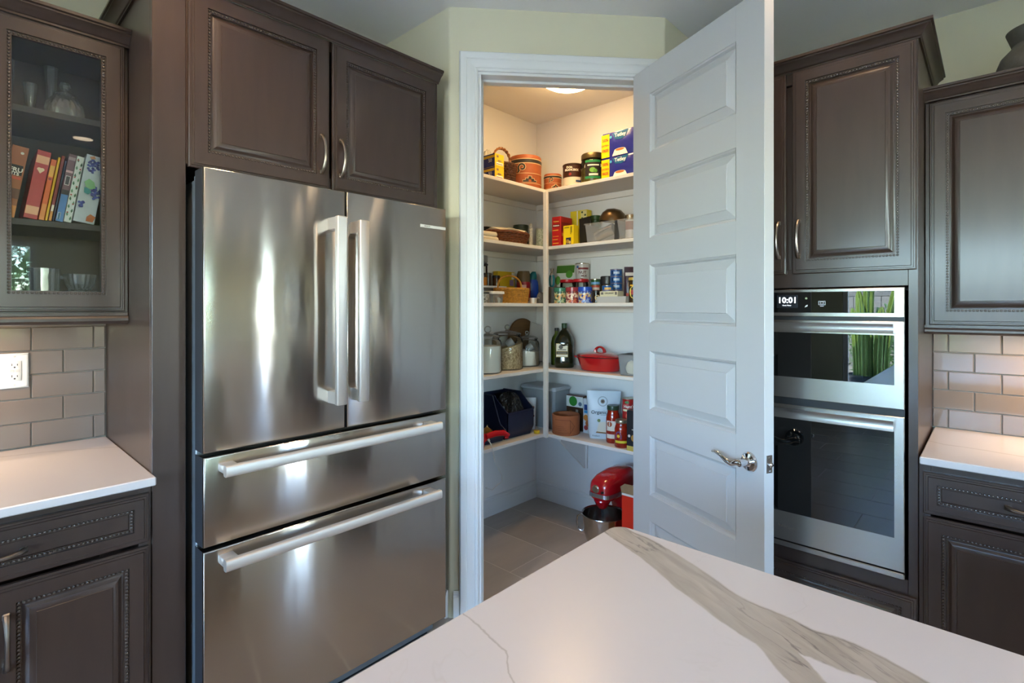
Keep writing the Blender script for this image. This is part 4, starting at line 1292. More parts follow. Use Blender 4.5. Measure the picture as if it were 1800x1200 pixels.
for i, (y, lb) in enumerate(((2.076, 'red lidded glass jar behind the green tin'), (1.968, 'red lidded glass jar behind the blue tin'))):
    t = thing('red_lid_jar', lb, 'jar', (2.791, y, z), FR, 'red lidded jars on the third shelf')
    shell_jar(t, [(0, 0), (.046, 0), (.049, .004), (.049, .12), (.046, .136), (.045, .139)])
    MB().lathe([(0, .003), (.046, .003), (.046, .10), (0, .103)], 24).build('contents', mat('dry_goods', '#55463a', .8, var=(80, .35)), t)
    MB().lathe([(.0495, .137), (.0505, .139), (.0505, .154), (.048, .157), (0, .157)], 28).build('lid', C('#b31d24', .3), t)
def swirl(name, base, fleck, seed):
    m = mat(name, base, .3)
    nt = m.node_tree
    v = nt.nodes.new('ShaderNodeTexVoronoi')
    v.inputs['Scale'].default_value = 80
    v.inputs['Randomness'].default_value = 1.0
    tc_ = nt.nodes.new('ShaderNodeTexCoord')
    nz_ = nt.nodes.new('ShaderNodeTexNoise')
    nz_.inputs['Scale'].default_value = 60
    mx_ = nt.nodes.new('ShaderNodeMix'); mx_.data_type = 'RGBA'; mx_.inputs[0].default_value = .012
    nt.links.new(tc_.outputs['Object'], mx_.inputs[6]); nt.links.new(nz_.outputs[1], mx_.inputs[7]); nt.links.new(mx_.outputs[2], v.inputs['Vector'])
    r = nt.nodes.new('ShaderNodeValToRGB')
    r.color_ramp.interpolation = 'CONSTANT'
    cs = [hexc(base), hexc(fleck[0]), hexc(base), hexc(fleck[1]), hexc(fleck[2])]
    r.color_ramp.elements[0].color = (*cs[0], 1); r.color_ramp.elements[1].color = (*cs[1], 1); r.color_ramp.elements[1].position = .28
    for p_, c_ in ((.5, cs[2]), (.68, cs[3]), (.86, cs[4])):
        e_ = r.color_ramp.elements.new(p_); e_.color = (*c_, 1)
    sx_ = nt.nodes.new('ShaderNodeSeparateColor')
    nt.links.new(v.outputs['Color'], sx_.inputs[0]); nt.links.new(sx_.outputs[0], r.inputs[0]); nt.links.new(r.outputs[0], nt.nodes['Principled BSDF'].inputs['Base Color'])
    return m
for y, base, lidc, fl, lb in ((2.058, '#2f5d4c', '#3f7d66', ('#d9cf9a', '#a8b98c', '#c98f4a'), 'green patterned tin'), (1.962, '#7d2433', '#9c3b45', ('#e0bfa8', '#c46a4a', '#e5d3b5'), 'red patterned tin'), (1.866, '#1f3f9a', '#2a52b5', ('#e3d9b5', '#8fa6cf', '#d9a24a'), 'blue patterned tin')):
    tin('tea_tin', lb + ' in the front row of the third shelf', 'tin', (2.692, y, z), .0435, .100, swirl('swirl_' + base[1:], base, fl, 1), C(lidc, .25), .024, bands=((.073, .0755, C('#c98f5a', .3)),), group='patterned tea tins', lidr=.0447)
tin('tomato_can', 'small green and red labelled can on the third shelf', 'can', (2.815, 1.872, z), .030, .155, C('#2c5a33', .35), mat('bright_tin', ''), .006, [('r', -.03, .07, .03, .115, C('#b3452e')), ('r', -.026, .085, .026, .1, C('#e2d6c4')), ('r', -.03, .02, .03, .05, C('#c9c5ba'))], bands=((.12, .135, C('#6fa0c9')),))
tin('dark_jar', 'small dark jar with pale oval label in front on the third shelf', 'jar', (2.700, 1.789, z), .0245, .078, C('#1f1713', .2), C('#201c19', .35), .014, [('c', .006, .032, .017, C('#cbb58a'))], body='glass')
t = thing('mustard_jar', 'yellow filled jar with dark lid on the third shelf', 'jar', (2.868, 1.815, z), FR)
shell_jar(t, [(0, 0), (.043, 0), (.046, .005), (.046, .11), (.042, .12)])
MB().lathe([(0, .003), (.043, .003), (.043, .105), (0, .107)], 24).build('contents', mat('mustard_fill', '#a97f1e', .6, var=(60, .25)), t)
MB().lathe([(.043, .12), (.046, .122), (.046, .168), (.043, .172), (0, .172)], 26).build('lid', C('#2b2727', .35), t)
for i in range(5):
    tin('fish_can', ('lowest', 'second from the bottom', 'middle', 'second from the top', 'topmost')[i] + ' blue can in the stack of flat cans on the third shelf', 'can', (2.806, 1.714, z + .0417 * i), .036, .0415, C('#1f5593', .3), None, 0, [('r', -.02, .012, .018, .026, C('#b9c6d6')), ('r', -.035, .008, -.02, .03, C('#13365f'))], group='stacked flat blue cans', bands=((.036, .040, C('#b5772e', .3)),))
t = thing('plastic_tray', 'shallow grey plastic tray at the front of the third shelf', 'tray', (2.705, 1.658, z), R90)
MB().loft([[(.10 * s * a, .050 * s * b, zz_) for a, b in n8] for zz_, s in ((0, .95), (.001, .97), (.036, 1.0), (.038, 1.0), (.038, .97), (.004, .94))]).build('tray', C('#b5b2ad', .4), t)
carton('cream_box', 'flat cream box with dark lettering lying in the grey tray', 'box', (2.703, 1.684, z + .0042), R90, .125, .066, .066, C('#d6cfae', .45), [('r', -.052, .046, -.036, .060, C('#6d6660')), ('t', 'ORGANIC', .006, .053, .014, C('#4b463c'), .0004), ('r', .044, .044, .058, .062, C('#6d6660'))])
tin('tuna_can', 'low blue and gold can on top of the cream box', 'can', (2.705, 1.712, z + .0705), .034, .035, C('#1d5aa0', .3), mat('bright_tin', ''), .002, [('r', -.022, .010, .02, .022, C('#d0a657'))], bands=((.001, .007, C('#c48a2e', .3)),))
pouch('chocolate_bag', 'dark purple bag of baking chips at the pantry door end of the third shelf', 'bag', (2.822, 1.622, z), FR, .078, .22, .045, C('#3b2430', .3), [('r', -.034, .165, .03, .185, C('#cfc3bb')), ('c', .0, .11, .02, C('#8d6a58'), 1.5), ('r', -.03, .02, -.004, .06, C('#b0412f'))], 1.0, 9)
tin('relish_jar', 'yellow labelled jar with gold lid beside the pantry door', 'jar', (2.690, 1.524, z), .031, .145, C('#3a2c1c', .2), C('#b39a4a', .3), .016, [('c', -.004, .06, .028, C('#d9b92c'), 1.3), ('c', -.012, .06, .012, C('#a3342a'), 1.2), ('r', -.028, .095, .028, .104, C('#d9a42c'))], body='glass')

# ------------------------------------------------------------------ tier 4
z = SZ[3]
def cookie_jar(label, x, y, r, hb, hk, fill, fillz, slope=0.0, tex=None):
    t = thing('glass_jar', label, 'jar', (x, y, z), FL, 'lidded glass jars of baking staples')
    shell_jar(t, [(0, .0), (r * .9, 0), (r * .97, .004), (r, .014), (r, hb - .03), (r * .93, hb - .014), (r * .84, hb - .008), (r * .84, hb)], 32)
    m = MB().lathe([(0, .006), (r * .93, .006), (r * .965, .014), (r * .965, fillz), (0, fillz)], 32)
    m.v = [(a, b, c + (slope * a if c > fillz - .001 else 0)) for a, b, c in m.v]
    m.build('contents', fill, t)
    MB().lathe([(r * .89, hb), (r * .90, hb + .006), (r * .78, hb + .014), (r * .45, hb + .022), (r * .16, hb + .026), (r * .10, hb + .032)], 32).build('lid', clear('jar_lid_glass', (.85, .86, .86), .05, .12, (.7, .7, .7)), t)
    n_ = 18
    rr3 = (hk - hb - .034) / 2
    MB().tube([(rr3 * cos(2 * pi * q / n_), 0, hb + .033 + rr3 + rr3 * sin(2 * pi * q / n_)) for q in range(n_)], .0035, 7, closed=True).build('knob', mat('knob_glass_grey', '#8c8a88', .15), t)
    return t
FLOUR = mat('flour', '#efe7da', .95, bump=(50, .2, .003))
OATS = mat('rolled_oats', '#b8946a', .9, var=(95, .3, hexc('#e8cfa6')), bump=(95, .8, .006))
cookie_jar('glass jar full of flour at the left of the fourth shelf', 2.232, 2.262, .084, .212, .283, FLOUR, .165)
cookie_jar('middle glass jar filled with rolled oats and a scoop', 2.462, 2.315, .102, .222, .285, OATS, .145, .25)
cookie_jar('smaller glass jar half full of sugar beside the corner post', 2.690, 2.345, .086, .182, .236, FLOUR, .105, -.12)
for x, y, zz_, lb in ((2.43, 2.285, z + .158, 'clear plastic scoop resting on the rolled oats'), (2.668, 2.325, z + .112, 'clear plastic scoop resting on the sugar')):
    t = thing('scoop', lb, 'scoop', (x, y, zz_), FL, 'plastic scoops in the jars')
    MB().lathe([(0, -.004), (.022, -.002), (.027, .012), (.028, .045), (.026, .045), (.025, .012), (0, .0)], 18).xf(Matrix.Rotation(rad(55), 4, 'Y')).build('scoop', clear('scoop_plastic', (.9, .9, .9), .1, .35, (.7, .7, .7)), t)
t = thing('round_board', 'round dark wooden board leaning behind the glass jars', 'board', (2.775, 2.452, z))
MB().lathe([(0, -.008), (.157, -.008), (.16, -.005), (.16, .005), (.157, .008), (0, .008)], 44).xf(Matrix.Translation((0, 0, .1605)) @ Matrix.Rotation(rad(85), 4, 'X')).build('board', mat('walnut_board', '#6b4a26', .5, var=(6, .2), stretch=(1, 8, 8)), t)
t = thing('cutting_board', 'white square cutting board leaning in the corner behind the jars', 'board', (2.845, 2.405, z))
MB().box(-.085, -.005, 0, .085, .005, .26, .003).xf(Matrix.Translation((0, 0, .024)) @ Matrix.Rotation(rad(14), 4, 'Y') @ Matrix.Rotation(rad(-5), 4, 'X')).build('board', C('#b9b4ae', .5), t)
t = thing('oil_bottle', 'large dark green olive oil bottle with cream label on the fourth shelf', 'bottle', (2.790, 2.102, z), FR)
def sq(r, zz_, p=.6, e=1.0): return [(r * math.copysign(abs(cos(a)) ** p, cos(a)), r * e * math.copysign(abs(sin(a)) ** p, sin(a)), zz_) for a in [2 * pi * q / 24 for q in range(24)]]
OIL = mat('dark_green_plastic', '#161d0e', .12, coat=.5)
MB().loft([sq(.058, 0), sq(.064, .006), sq(.064, .05), sq(.061, .07), sq(.061, .13), sq(.065, .15), sq(.064, .17), sq(.055, .20), sq(.035, .232, .8), sq(.018, .25, 1), sq(.017, .262, 1)], True, True).build('bottle', OIL, t, angle=60)
MB().lathe([(.0185, .262), (.0185, .29), (.017, .292), (0, .292)], 18).build('cap', C('#1c3d22', .4), t)
prints(t, [('r', -.052, .072, .026, .162, C('#a8924d', .4)), ], -.0625)
prints(t, [('r', -.049, .112, .023, .158, C('#ddd6c0', .5)), ('r', -.049, .076, .023, .088, C('#ddd6c0', .5)), ('r', -.049, .092, .023, .108, C('#2c2718', .5))], -.0632)
prints(t, [('c', -.02, .138, .014, C('#4d463a')), ('r', -.04, .118, .014, .123, C('#4d463a')), ('r', -.042, .098, .016, .101, C('#b0a27a'))], -.0637)
t = thing('olive_bottle', 'slim olive green oil bottle half hidden by the corner post', 'bottle', (2.873, 2.232, z), FR)
MB().lathe([(0, 0), (.036, 0), (.039, .005), (.039, .15), (.03, .19), (.014, .215), (.013, .235), (0, .235)], 22).build('bottle', mat('olive_glass', '#4d5a1a', .12), t)
MB().lathe([(.0145, .235), (.0145, .255), (0, .256)], 16).build('cap', C('#15180f', .4), t)
ENR = mat('red_enamel', '#b0161a', .12, coat=.8)
t = thing('casserole', 'red enamel oval casserole dish with loop handled lid', 'casserole', (2.800, 1.828, z), R90)
MB().lathe([(0, 0), (.115, 0), (.128, .004), (.157, .08), (.160, .085), (.155, .085), (.124, .008), (0, .006)], 44, sx=1.0, sy=.74).build('pot', ENR, t)
for s in (-1, 1):
    MB().loft([[(s * (.152 + .03 * k / 3), .035 * (1 - .25 * (k / 3) ** 2) * b, .072 + .010 * q + .004 * k / 3) for b, q in ((-1, 0), (1, 0), (1, 1), (-1, 1))] for k in range(4)]).build('side_handle', ENR, t)
MB().lathe([(.155, .0855), (.156, .0885), (.151, .0895), (.151, .0855)], 44, sy=.74).build('lid_gap', BLACK, t)
l_ = MB().lathe([(.161, .090), (.162, .094), (.140, .104), (.09, .114), (.04, .119), (0, .120)], 44, sy=.74).build('lid', ENR, t)
pts = [(.034 * -cos(pi * q / 14) * (1.0), 0, .116 + .032 * sin(pi * q / 14)) for q in range(15)]
MB().tube(pts, [.010 - .003 * sin(pi * q / 14) for q in range(15)], 8, flat=1.5).build('loop_handle', ENR, l_)
t = clear_bin('clear plastic bin of packets at the pantry door end of the fourth shelf', (2.765, 1.512, z), .225, .20, .122)
for k, (dx, c) in enumerate(((-.05, '#c9c3a4'), (.0, '#b3a98c'), (.045, '#d0cbb5'))):
    solo(crumple(MB(), .03, .035, .075, 31 + k, .2), 'food_packet', C(c, .6), ('left', 'middle', 'right')[k] + ' pale packet in the clear bin on the fourth shelf', 'packet', (2.745, 1.522 - dx, z + .008), R90, 'pale packets in the clear bin')

# ------------------------------------------------------------------ tier 5
z = SZ[4]
NAVY = mat('navy_plastic', '#1c2238', .35)
def stack_bin(label, x, w, y0=2.195, y1=2.465, h=.262, fh=.10):
    t = thing('stacking_bin', label, 'bin', (x, (y0 + y1) / 2, z), 0, 'navy stacking bins on the lowest shelf')
    d = (y1 - y0) / 2
    side = [(-d, .055), (-d - .0, fh), (-d + .05, fh + .035), (-.02, h), (d, h), (d, 0), (-d + .03, 0)]
    sd = [(yy, zz_) for yy, zz_ in side]
    m = MB()
    for s in (-1, 1):
        m.prism(sd, s * w / 2, s * (w / 2 - .004), 'x')
    m.box(-w / 2, -d + .03, 0, w / 2, d, .004).box(-w / 2, d - .004, 0, w / 2, d, h)
    m.prism([(-d + .03, 0), (-d, .055), (-d, fh), (-d + .004, fh), (-d + .004, .056), (-d + .034, .004)], -w / 2, w / 2, 'x')
    m.build('bin', NAVY, t)
    rim = [(-d, fh), (-d + .05, fh + .035), (-.02, h), (d, h)]
    for s in (-1, 1):
        MB().tube([(s * w / 2, a, b) for a, b in rim], .005, 6).build('rim', NAVY, t)
    MB().tube([(-w / 2, -d, fh), (w / 2, -d, fh)], .005, 6).build('rim', NAVY, t)
    return t
stack_bin('navy open fronted stacking bin holding onions', 2.205, .235, fh=.062)
stack_bin('navy stacking bin with a shiny snack bag beside the pouch', 2.462, .245, fh=.165)
ON = mat('onion_skin', '#b97f35', .4, var=(14, .25), stretch=(6, 6, 1))
for k, (x, y, zz_, r) in enumerate(((2.245, 2.282, .0085, .042), (2.150, 2.29, .0085, .040), (2.19, 2.378, .0085, .042), (2.262, 2.382, .0085, .026))):
    t = thing('onion', ('nearest', 'leftmost', 'large rear', 'smallest')[k] + ' golden onion in the navy bin', 'onion', (x, y, z + zz_), k * 1.1, 'onions in the navy bin')
    MB().lathe([(0, 0), (r * .5, r * .12), (r * .93, r * .55), (r, r * .95), (r * .8, r * 1.4), (r * .35, r * 1.72), (r * .14, r * 1.9)], 22).build('bulb', ON, t)
    MB().tube([(0, 0, r * 1.85), (r * .08, 0, r * 2.15)], [r * .15, r * .05], 6).build('stem', C('#cdb583', .8), t)
t = thing('snack_bag', 'crinkled clear and black snack bag on the navy bin', 'bag', (2.465, 2.30, z + .0085))
crumple(MB(), .098, .095, .262, 41, .2, 26, 14).build('bag', mat('foil_bag', '#3a3836', .18, .55, bump=(26, 1.0, .03)), t)
t = thing('hand_blender', 'red handheld mixer with white cord at the shelf edge by the doorway', 'mixer', (2.185, 2.118, z + .0))
REDP = C('#c1191f', .25)
MB().tube([(-.11, .0, .085), (-.04, -.004, .092), (.03, -.006, .084), (.068, -.006, .062), (.066, -.004, .052), (.045, 0, .052)], [.018, .018, .017, .014, .011, .006], 12, flat=.8).build('grip', REDP, t)
MB().tube([(-.10, .006, .085), (-.115, .032, .06), (-.115, .044, .002)], [.02, .024, .022], 12).build('body', REDP, t)
co = [(-.095, -.004, .068), (-.088, -.016, .045), (-.088, -.030, .02), (-.085, -.038, -.02), (-.075, -.04, -.06), (-.045, -.036, -.10), (-.01, -.03, -.15), (.002, -.02, -.19), (-.03, -.015, -.205), (-.07, -.01, -.225), (-.12, -.01, -.20)]
MB().tube(co, .003, 6).build('cord', C('#cfcac2', .4), t)
MB().tube([(-.098, -.002, .078), (-.094, -.012, .058)], .0065, 8).build('cord_collar', C('#cfcac2', .4), t)
pouch('milk_pouch', 'white pouch with red dots squeezed beside the navy bin', 'pouch', (2.664, 2.315, z), FL, .105, .21, .05, C('#c9c9c9', .4), [('c', -.03 + .022 * (k % 4), .19 - .014 * k, .008, C('#6b2a22')) for k in range(8)] + [('c', -.035, .178, .022, C('#40556f')), ('r', -.02, .04, .0, .12, C('#4b3c33'))], 1.12, 11)
tin('yellow_cap_jar', 'tiny yellow lidded pot at the shelf front by the corner post', 'jar', (2.603, 2.185, z), .018, .02, C('#c9a61d', .35), C('#d0ad20', .35), .008, rz=FL)
t = thing('storage_box', 'clear storage box with grey lid in the corner of the lowest shelf', 'storage box', (2.838, 2.302, z))
MB().loft([[(.088 * s * a, .148 * s * b, zz_) for a, b in ((-1, -.9), (-.86, -1), (.86, -1), (1, -.9), (1, .9), (.86, 1), (-.86, 1), (-1, .9))] for zz_, s in ((0, .9), (.004, .92), (.262, 1.0))]).build('box', clear('grey_clear_plastic', (.85, .87, .88), .1, .42, (.62, .66, .69)), t)
MB().loft([[((.088 + e) * a, (.148 + e) * b, zz_) for a, b in ((-1, -.9), (-.86, -1), (.86, -1), (1, -.9), (1, .9), (.86, 1), (-.86, 1), (-1, .9))] for zz_, e in ((.256, .004), (.259, .008), (.27, .008), (.275, .002), (.28, .0), (.284, -.012))]).build('lid', C('#b3b8bd', .4), t)
carton('date_pack', 'white and brown food pack with round green logo on the lowest shelf', 'pack', (2.868, 2.058, z), R90, .135, .045, .232, C('#3d2a1e', .35), [('r', -.0675, .155, .0675, .228, C('#cdd2cf')), ('c', -.012, .192, .033, C('#2f7d2c')), ('c', .045, .178, .014, C('#5d7386')), ('c', -.03, .11, .02, C('#6b4720')), ('c', .03, .09, .024, C('#55381f')), ('r', .01, .06, .03, .14, C('#8a8076')), ('r', -.066, .226, .066, .232, C('#4f2620'))])
carton('spice_box', 'narrow blue and red printed box beside the organic pouch', 'box', (2.845, 1.948, z), R90, .058, .035, .225, C('#b9bfc4', .4), [('r', -.02, .15, .024, .186, C('#1b3c78')), ('r', -.02, .13, .024, .148, C('#2c86b8')), ('c', -.006, .10, .02, C('#b3732f')), ('c', .01, .065, .02, C('#9c5a2c')), ('c', -.006, .035, .016, C('#8f3330'))])
t = pouch('organic_pouch', 'large white organic pouch with round logo on the lowest shelf', 'pouch', (2.800, 1.802, z), FR, .185, .295, .07, C('#b9c4cb', .35), [('c', -.006, .232, .031, C('#8d979c')), ('c', -.006, .232, .026, C('#b9c4cb')), ('c', -.006, .232, .013, C('#6d6252')), ('c', -.006, .232, .006, C('#3f3022')), ('t', 'Organic', -.030, .165, .030, C('#2c3438'), .0003), ('r', -.02, .148, .035, .151, C('#7d878c')), ('p', [(-.045, .045), (.06, .035), (.075, .085), (.03, .11), (-.03, .105)], C('#c9c3b3')), ('p', [(-.05, .038), (.06, .030), (.06, .038), (-.044, .047)], C('#7c5a30')), ('c', -.03, .115, .010, C('#6b7f4a')), ('t', 'Product', -.048, .02, .014, C('#3f474a'))], 1.16, 17)
TC = mat('terracotta', '#a05c36', .75, var=(25, .08))
t = thing('clay_planter', 'low terracotta bowl with stamped lines by the corner post', 'planter', (2.742, 2.052, z), FR)
MB().lathe([(0, 0), (.086, 0), (.089, .004), (.091, .118), (.089, .126), (.083, .126), (.080, .118), (.079, .012), (0, .010)], 40).build('bowl', TC, t)
DT = C('#5f331f', .8)
for k in range(4):
    strip(-.07, .022 + .012 * k, .02 - .01 * k, .0235 + .012 * k, .0912, 8).build('stamp_line', DT, t)
for p_ in ([(-.075, .1), (.03, .1)], [(.03, .1), (.06, .06)], [(.06, .06), (.03, .016)], [(.03, .1), (.03, .016)], [(-.075, .014), (.03, .014)]):
    (a, b), (c_, d_) = p_
    bent(MB().tube([(a + (c_ - a) * q / 6, -.0005, b + (d_ - b) * q / 6) for q in range(7)], .0010, 5), .0905).build('stamp_line', DT, t)
SAU = mat('tomato_sauce', '#8f2312', .15, var=(40, .3), coat=.5)
def sauce(label, x, y, r, h, lidm, P):
    t = thing('sauce_jar', label, 'jar', (x, y, z), FR)
    MB().lathe([(0, 0), (r * .92, 0), (r, .006), (r, h * .66), (r * .9, h * .76), (r * .8, h * .82), (r * .8, h * .88), (0, h * .88)], 28).build('glass', SAU, t)
    MB().lathe([(r * .84, h * .88), (r * .86, h * .89), (r * .86, h - .003), (r * .82, h), (0, h)], 28).build('lid', lidm, t)
    prints(t, P, 0, r + .0006)
sauce('tall jar of red pasta sauce with dark green lid', 2.752, 1.704, .042, .224, C('#233b28', .35), [('r', -.045, .075, .045, .135, C('#d3c9b8')), ('r', -.045, .03, .045, .055, C('#cfc5b6')), ('c', -.024, .115, .016, C('#a0522d'))])
sauce('short jar of red salsa with silver lid and yellow band', 2.697, 1.612, .041, .160, mat('silver_lid', '#a59d86', .3, .8), [('r', -.045, .028, .045, .042, C('#d2c42f')), ('p', [(-.04, .052), (-.004, .052), (-.002, .072), (-.012, .092), (-.022, .098), (-.034, .09), (-.04, .07)], C('#5c3a6b')), ('c', -.022, .068, .009, C('#e0b52c'))])
for i, (lb, yy) in enumerate((('lower red tomato can in the stack by the pantry door', 0), ('upper red tomato can in the stack by the pantry door', .1357))):
    tin('tomato_can', lb, 'can', (2.800, 1.626, z + yy), .036, .1355, C('#a3231f', .35), mat('silver_lid', ''), .004, [('t', "Hunt's", 0, .088, .026, C('#ece6da'), .0005), ('c', -.012, .114, .013, C('#3f6b34'), .6), ('r', -.04, .060, .04, .072, C('#d9d2a6')), ('c', .0, .03, .02, C('#c9543a'))], group='stacked red tomato cans')
carton('gold_box', 'black and gold box at the pantry door end of the lowest shelf', 'box', (2.682, 1.485, z), R90, .125, .07, .23, C('#24262a', .35), [('r', -.062, .0, .062, .028, C('#c2ac52')), ('p', [(-.02, .16), (.0, .16), (.0, .165), (.004, .19), (-.016, .19), (-.01, .175)], C('#cdb75a')), ('r', -.03, .12, .03, .126, C('#bfb9a8')), ('c', -.015, .075, .02, C('#a97f3a')), ('c', -.047, .085, .008, C('#d6d3ca'))])
tin('drink_can', 'grey topped can behind the red tomato cans', 'can', (2.868, 1.545, z), .035, .285, C('#55585c', .4), C('#7d8084', .4), .012)

# ------------------------------------------------------------------ pantry floor
mx = thing('stand_mixer', 'glossy red stand mixer with steel bowl on the pantry floor', 'stand mixer', (2.512, 1.612, 0), R90)
RG = mat('mixer_red', '#a80f1c', .12, coat=.9)
SB = mat('bowl_steel', '#b9b6b2', .14, 1.0)
MB().loft([[(w_ * math.copysign(abs(cos(a)) ** .6, cos(a)), yc + l2 * math.copysign(abs(sin(a)) ** .7, sin(a)), zz_) for a in [2 * pi * q / 28 for q in range(28)]] for zz_, w_, l2, yc in ((0, .105, .18, .10), (.012, .108, .185, .10), (.03, .10, .175, .10), (.042, .085, .16, .105))]).build('base', RG, mx, angle=60)
def rsec(w_, h2, zc, y, p=.55): return [(w_ * math.copysign(abs(cos(a)) ** p, cos(a)), y, zc + h2 * math.copysign(abs(sin(a)) ** p, sin(a))) for a in [2 * pi * q / 28 for q in range(28)]]
def hsec(w_, l2, yc, zz_, p=.6): return [(w_ * math.copysign(abs(cos(a)) ** p, cos(a)), yc + l2 * math.copysign(abs(sin(a)) ** p, sin(a)), zz_) for a in [2 * pi * q / 24 for q in range(24)]]
MB().loft([hsec(.068, .075, .205, .03), hsec(.058, .060, .21, .10), hsec(.054, .056, .205, .2), hsec(.058, .075, .20, .28), hsec(.060, .09, .195, .32)]).build('column', RG, mx, angle=60)
HO = .035
hd_ = MB().loft([rsec(w_, h2, zc, y + HO, p_) for w_, h2, zc, y, p_ in ((.03, .03, .365, -.102, .8), (.052, .048, .366, -.098, .7), (.064, .062, .370, -.08, .65), (.071, .072, .376, -.03, .6), (.073, .077, .382, .06, .6), (.071, .076, .382, .17, .6), (.062, .065, .380, .22, .6), (.042, .046, .375, .25, .7))]).build('motor_head', RG, mx, angle=60)
HS = ((.03, .03, .365, -.102, .8), (.052, .048, .366, -.098, .7), (.064, .062, .370, -.08, .65), (.071, .072, .376, -.03, .6), (.073, .077, .382, .06, .6), (.071, .076, .382, .17, .6), (.062, .065, .380, .22, .6), (.042, .046, .375, .25, .7))
def halfw(k, zz_):
    w_, h2, zc, y, p_ = HS[k]
    u = min(.999, abs(zz_ - zc) / h2)
    return w_ * (1 - u ** (2 / p_)) ** (p_ / 2)
rib = []
for sg, ks in ((-1, range(7, -1, -1)), (1, range(0, 8))):
    for k in ks:
        rib.append((sg, k))
vv, ff_ = [], []
for sg, k in rib:
    fy = HS[k][3] + HO - (.004 if k < 2 else 0)
    for zz_ in (.336, .358):
        vv.append((sg * (max(halfw(k, .336), halfw(k, .358)) + .0022), fy, zz_))
ff_ = [(2 * q, 2 * q + 2, 2 * q + 3, 2 * q + 1) for q in range(len(rib) - 1)]
MB().add(vv, ff_).build('trim_band', mat('band_steel', '#b6b9c0', .25, .9), hd_, angle=60)
MB().lathe([(0, 0), (.022, 0), (.022, .010), (.016, .014), (.016, .02), (0, .02)], 22).xf(Matrix.Translation((-.012, -.094 + HO, .382)) @ Matrix.Rotation(rad(90), 4, 'X')).build('hub_cover', mat('hub_metal', '#9c9484', .3, .9), hd_)
MB().tube([(.032, -.085 + HO, .372), (.032, -.112 + HO, .372)], .007, 10).build('hub_knob', BLACK, hd_)
MB().lathe([(0, .308), (.046, .318), (.048, .312), (.03, .275), (.022, .268), (0, .268)], 24, 0, -.02).build('planetary', RG, hd_)
MB().tube([(0, -.02, .27), (0, -.02, .215)], .008, 10).build('shaft', CHROME, hd_)
bo = MB().lathe([(0, .052), (.06, .050), (.062, .044), (.070, .050), (.100, .085), (.118, .14), (.121, .205), (.124, .23), (.127, .232), (.126, .235), (.119, .228), (.114, .14), (.096, .09), (.06, .056), (0, .056)], 48, 0, 0).build('bowl', SB, mx)
hp_ = [(-.118, 0, .205), (-.135, 0, .207), (-.155, 0, .195), (-.160, 0, .16), (-.152, 0, .120), (-.13, 0, .112), (-.112, 0, .118)]
MB().tube(hp_, .0052, 8).xf(Matrix.Rotation(rad(20), 4, 'Z')).build('bowl_handle', SB, bo)
MB().tube([(.064, .12, .325), (.078, .12, .32)], .008, 10).build('lock_knob', CHROME, mx)
MB().tube([(.058, .205, .235), (.07, .205, .235)], .010, 12).build('speed_knob', CHROME, mx)
rb_ = thing('red_box', 'tall orange red cardboard box with open flap beside the mixer', 'box', (2.56, 1.354, 0), R90)
MB().box(-.115, -.10, 0, .115, .10, .395, .002).build('carton', C('#cf2a14', .4), rb_)
MB().box(-.113, -.102, .385, .113, -.0995, .396).build('edge_strip', C('#d8d5d0', .5), rb_)
MB().prism([(-.118, .396), (.115, .396), (.115, .452), (-.10, .445), (-.125, .425)], -.098, -.095, 'y').build('flap', CARD, rb_)
MB().prism([(-.115, .396), (.115, .396), (.09, .45), (-.09, .45)], .094, .097, 'y').build('flap', CARD, rb_)

# ------------------------------------------------------------------ contents of the glass cabinet
BT = 1.6525
def book(label, x0, w, h, tilt, col, P=(), d=.19, y0=2.108, pages=True, txt=()):
    """spine faces the room; leans to the right about its lower right corner"""
    t = thing('cookbook', label, 'book', (x0, y0, BT), 0, 'cookbooks in the glass cabinet', ry=rad(tilt))
    MB().box(0, 0, 0, w, .003, h, .0008).box(0, .001, 0, .002, d, h, .0005).box(w - .002, .001, 0, w, d, h, .0005).build('cover', col, t)
    MB().box(.002, .004, .003, w - .002, d - .004, h - .003).build('pages', C('#d8cfbd', .8), t)
    prints(t, P, 0)
    return t
def B(h_):
    return mat('book_' + h_[1:], hexc(h_, 1.55), .4)
# tilt lifts the left corner: the book turns about its lower right edge
def lean(x_right, w, tilt):
    return x_right - w * cos(rad(tilt))
def shelf_book(label, xr, w, h, tilt, col, P=()):
    t = book(label, 0, w, h, tilt, col, P)
    t.location = (xr - w * cos(rad(tilt)), 2.108, BT + w * sin(rad(tilt)) + .0004)
    return t
TL = 9.0
shelf_book('brown cookbook with black title block, leftmost on the shelf', .133, .036, .212, TL, B('#9a5a33'), [('r', .004, .125, .032, .155, B('#15130f')), ('t', 'FRU', .018, .140, .017, B('#eee6d6'), .0005), ('t', 'ITS', .018, .128, .013, B('#eee6d6'), .0005), ('r', .004, .112, .032, .120, B('#c2553a')), ('c', .024, .192, .004, B('#e8dccb')), ('r', .0, .055, .036, .085, B('#6d4632')), ('r', .0, .0, .036, .035, B('#c8803c'))])
shelf_book('wide red cookbook with cream heart on the spine', .183, .031, .210, TL, B('#b0403c'), [('r', .001, .170, .030, .194, B('#e0a57c')), ('r', .001, .013, .030, .038, B('#e0a57c')), ('c', .012, .152, .005, B('#f0c9a6')), ('c', .019, .152, .005, B('#f0c9a6')), ('p', [(.0075, .150), (.0235, .150), (.0155, .139)], B('#f0c9a6'))])
shelf_book('orange cookbook beside the red one', .1985, .0125, .190, TL, B('#d3652f'), [('r', .001, .135, .0115, .170, B('#e3a94c')), ('r', .001, .0, .0115, .05, B('#dd8a44')), ('c', .006, .128, .004, B('#8a3f1e'))])
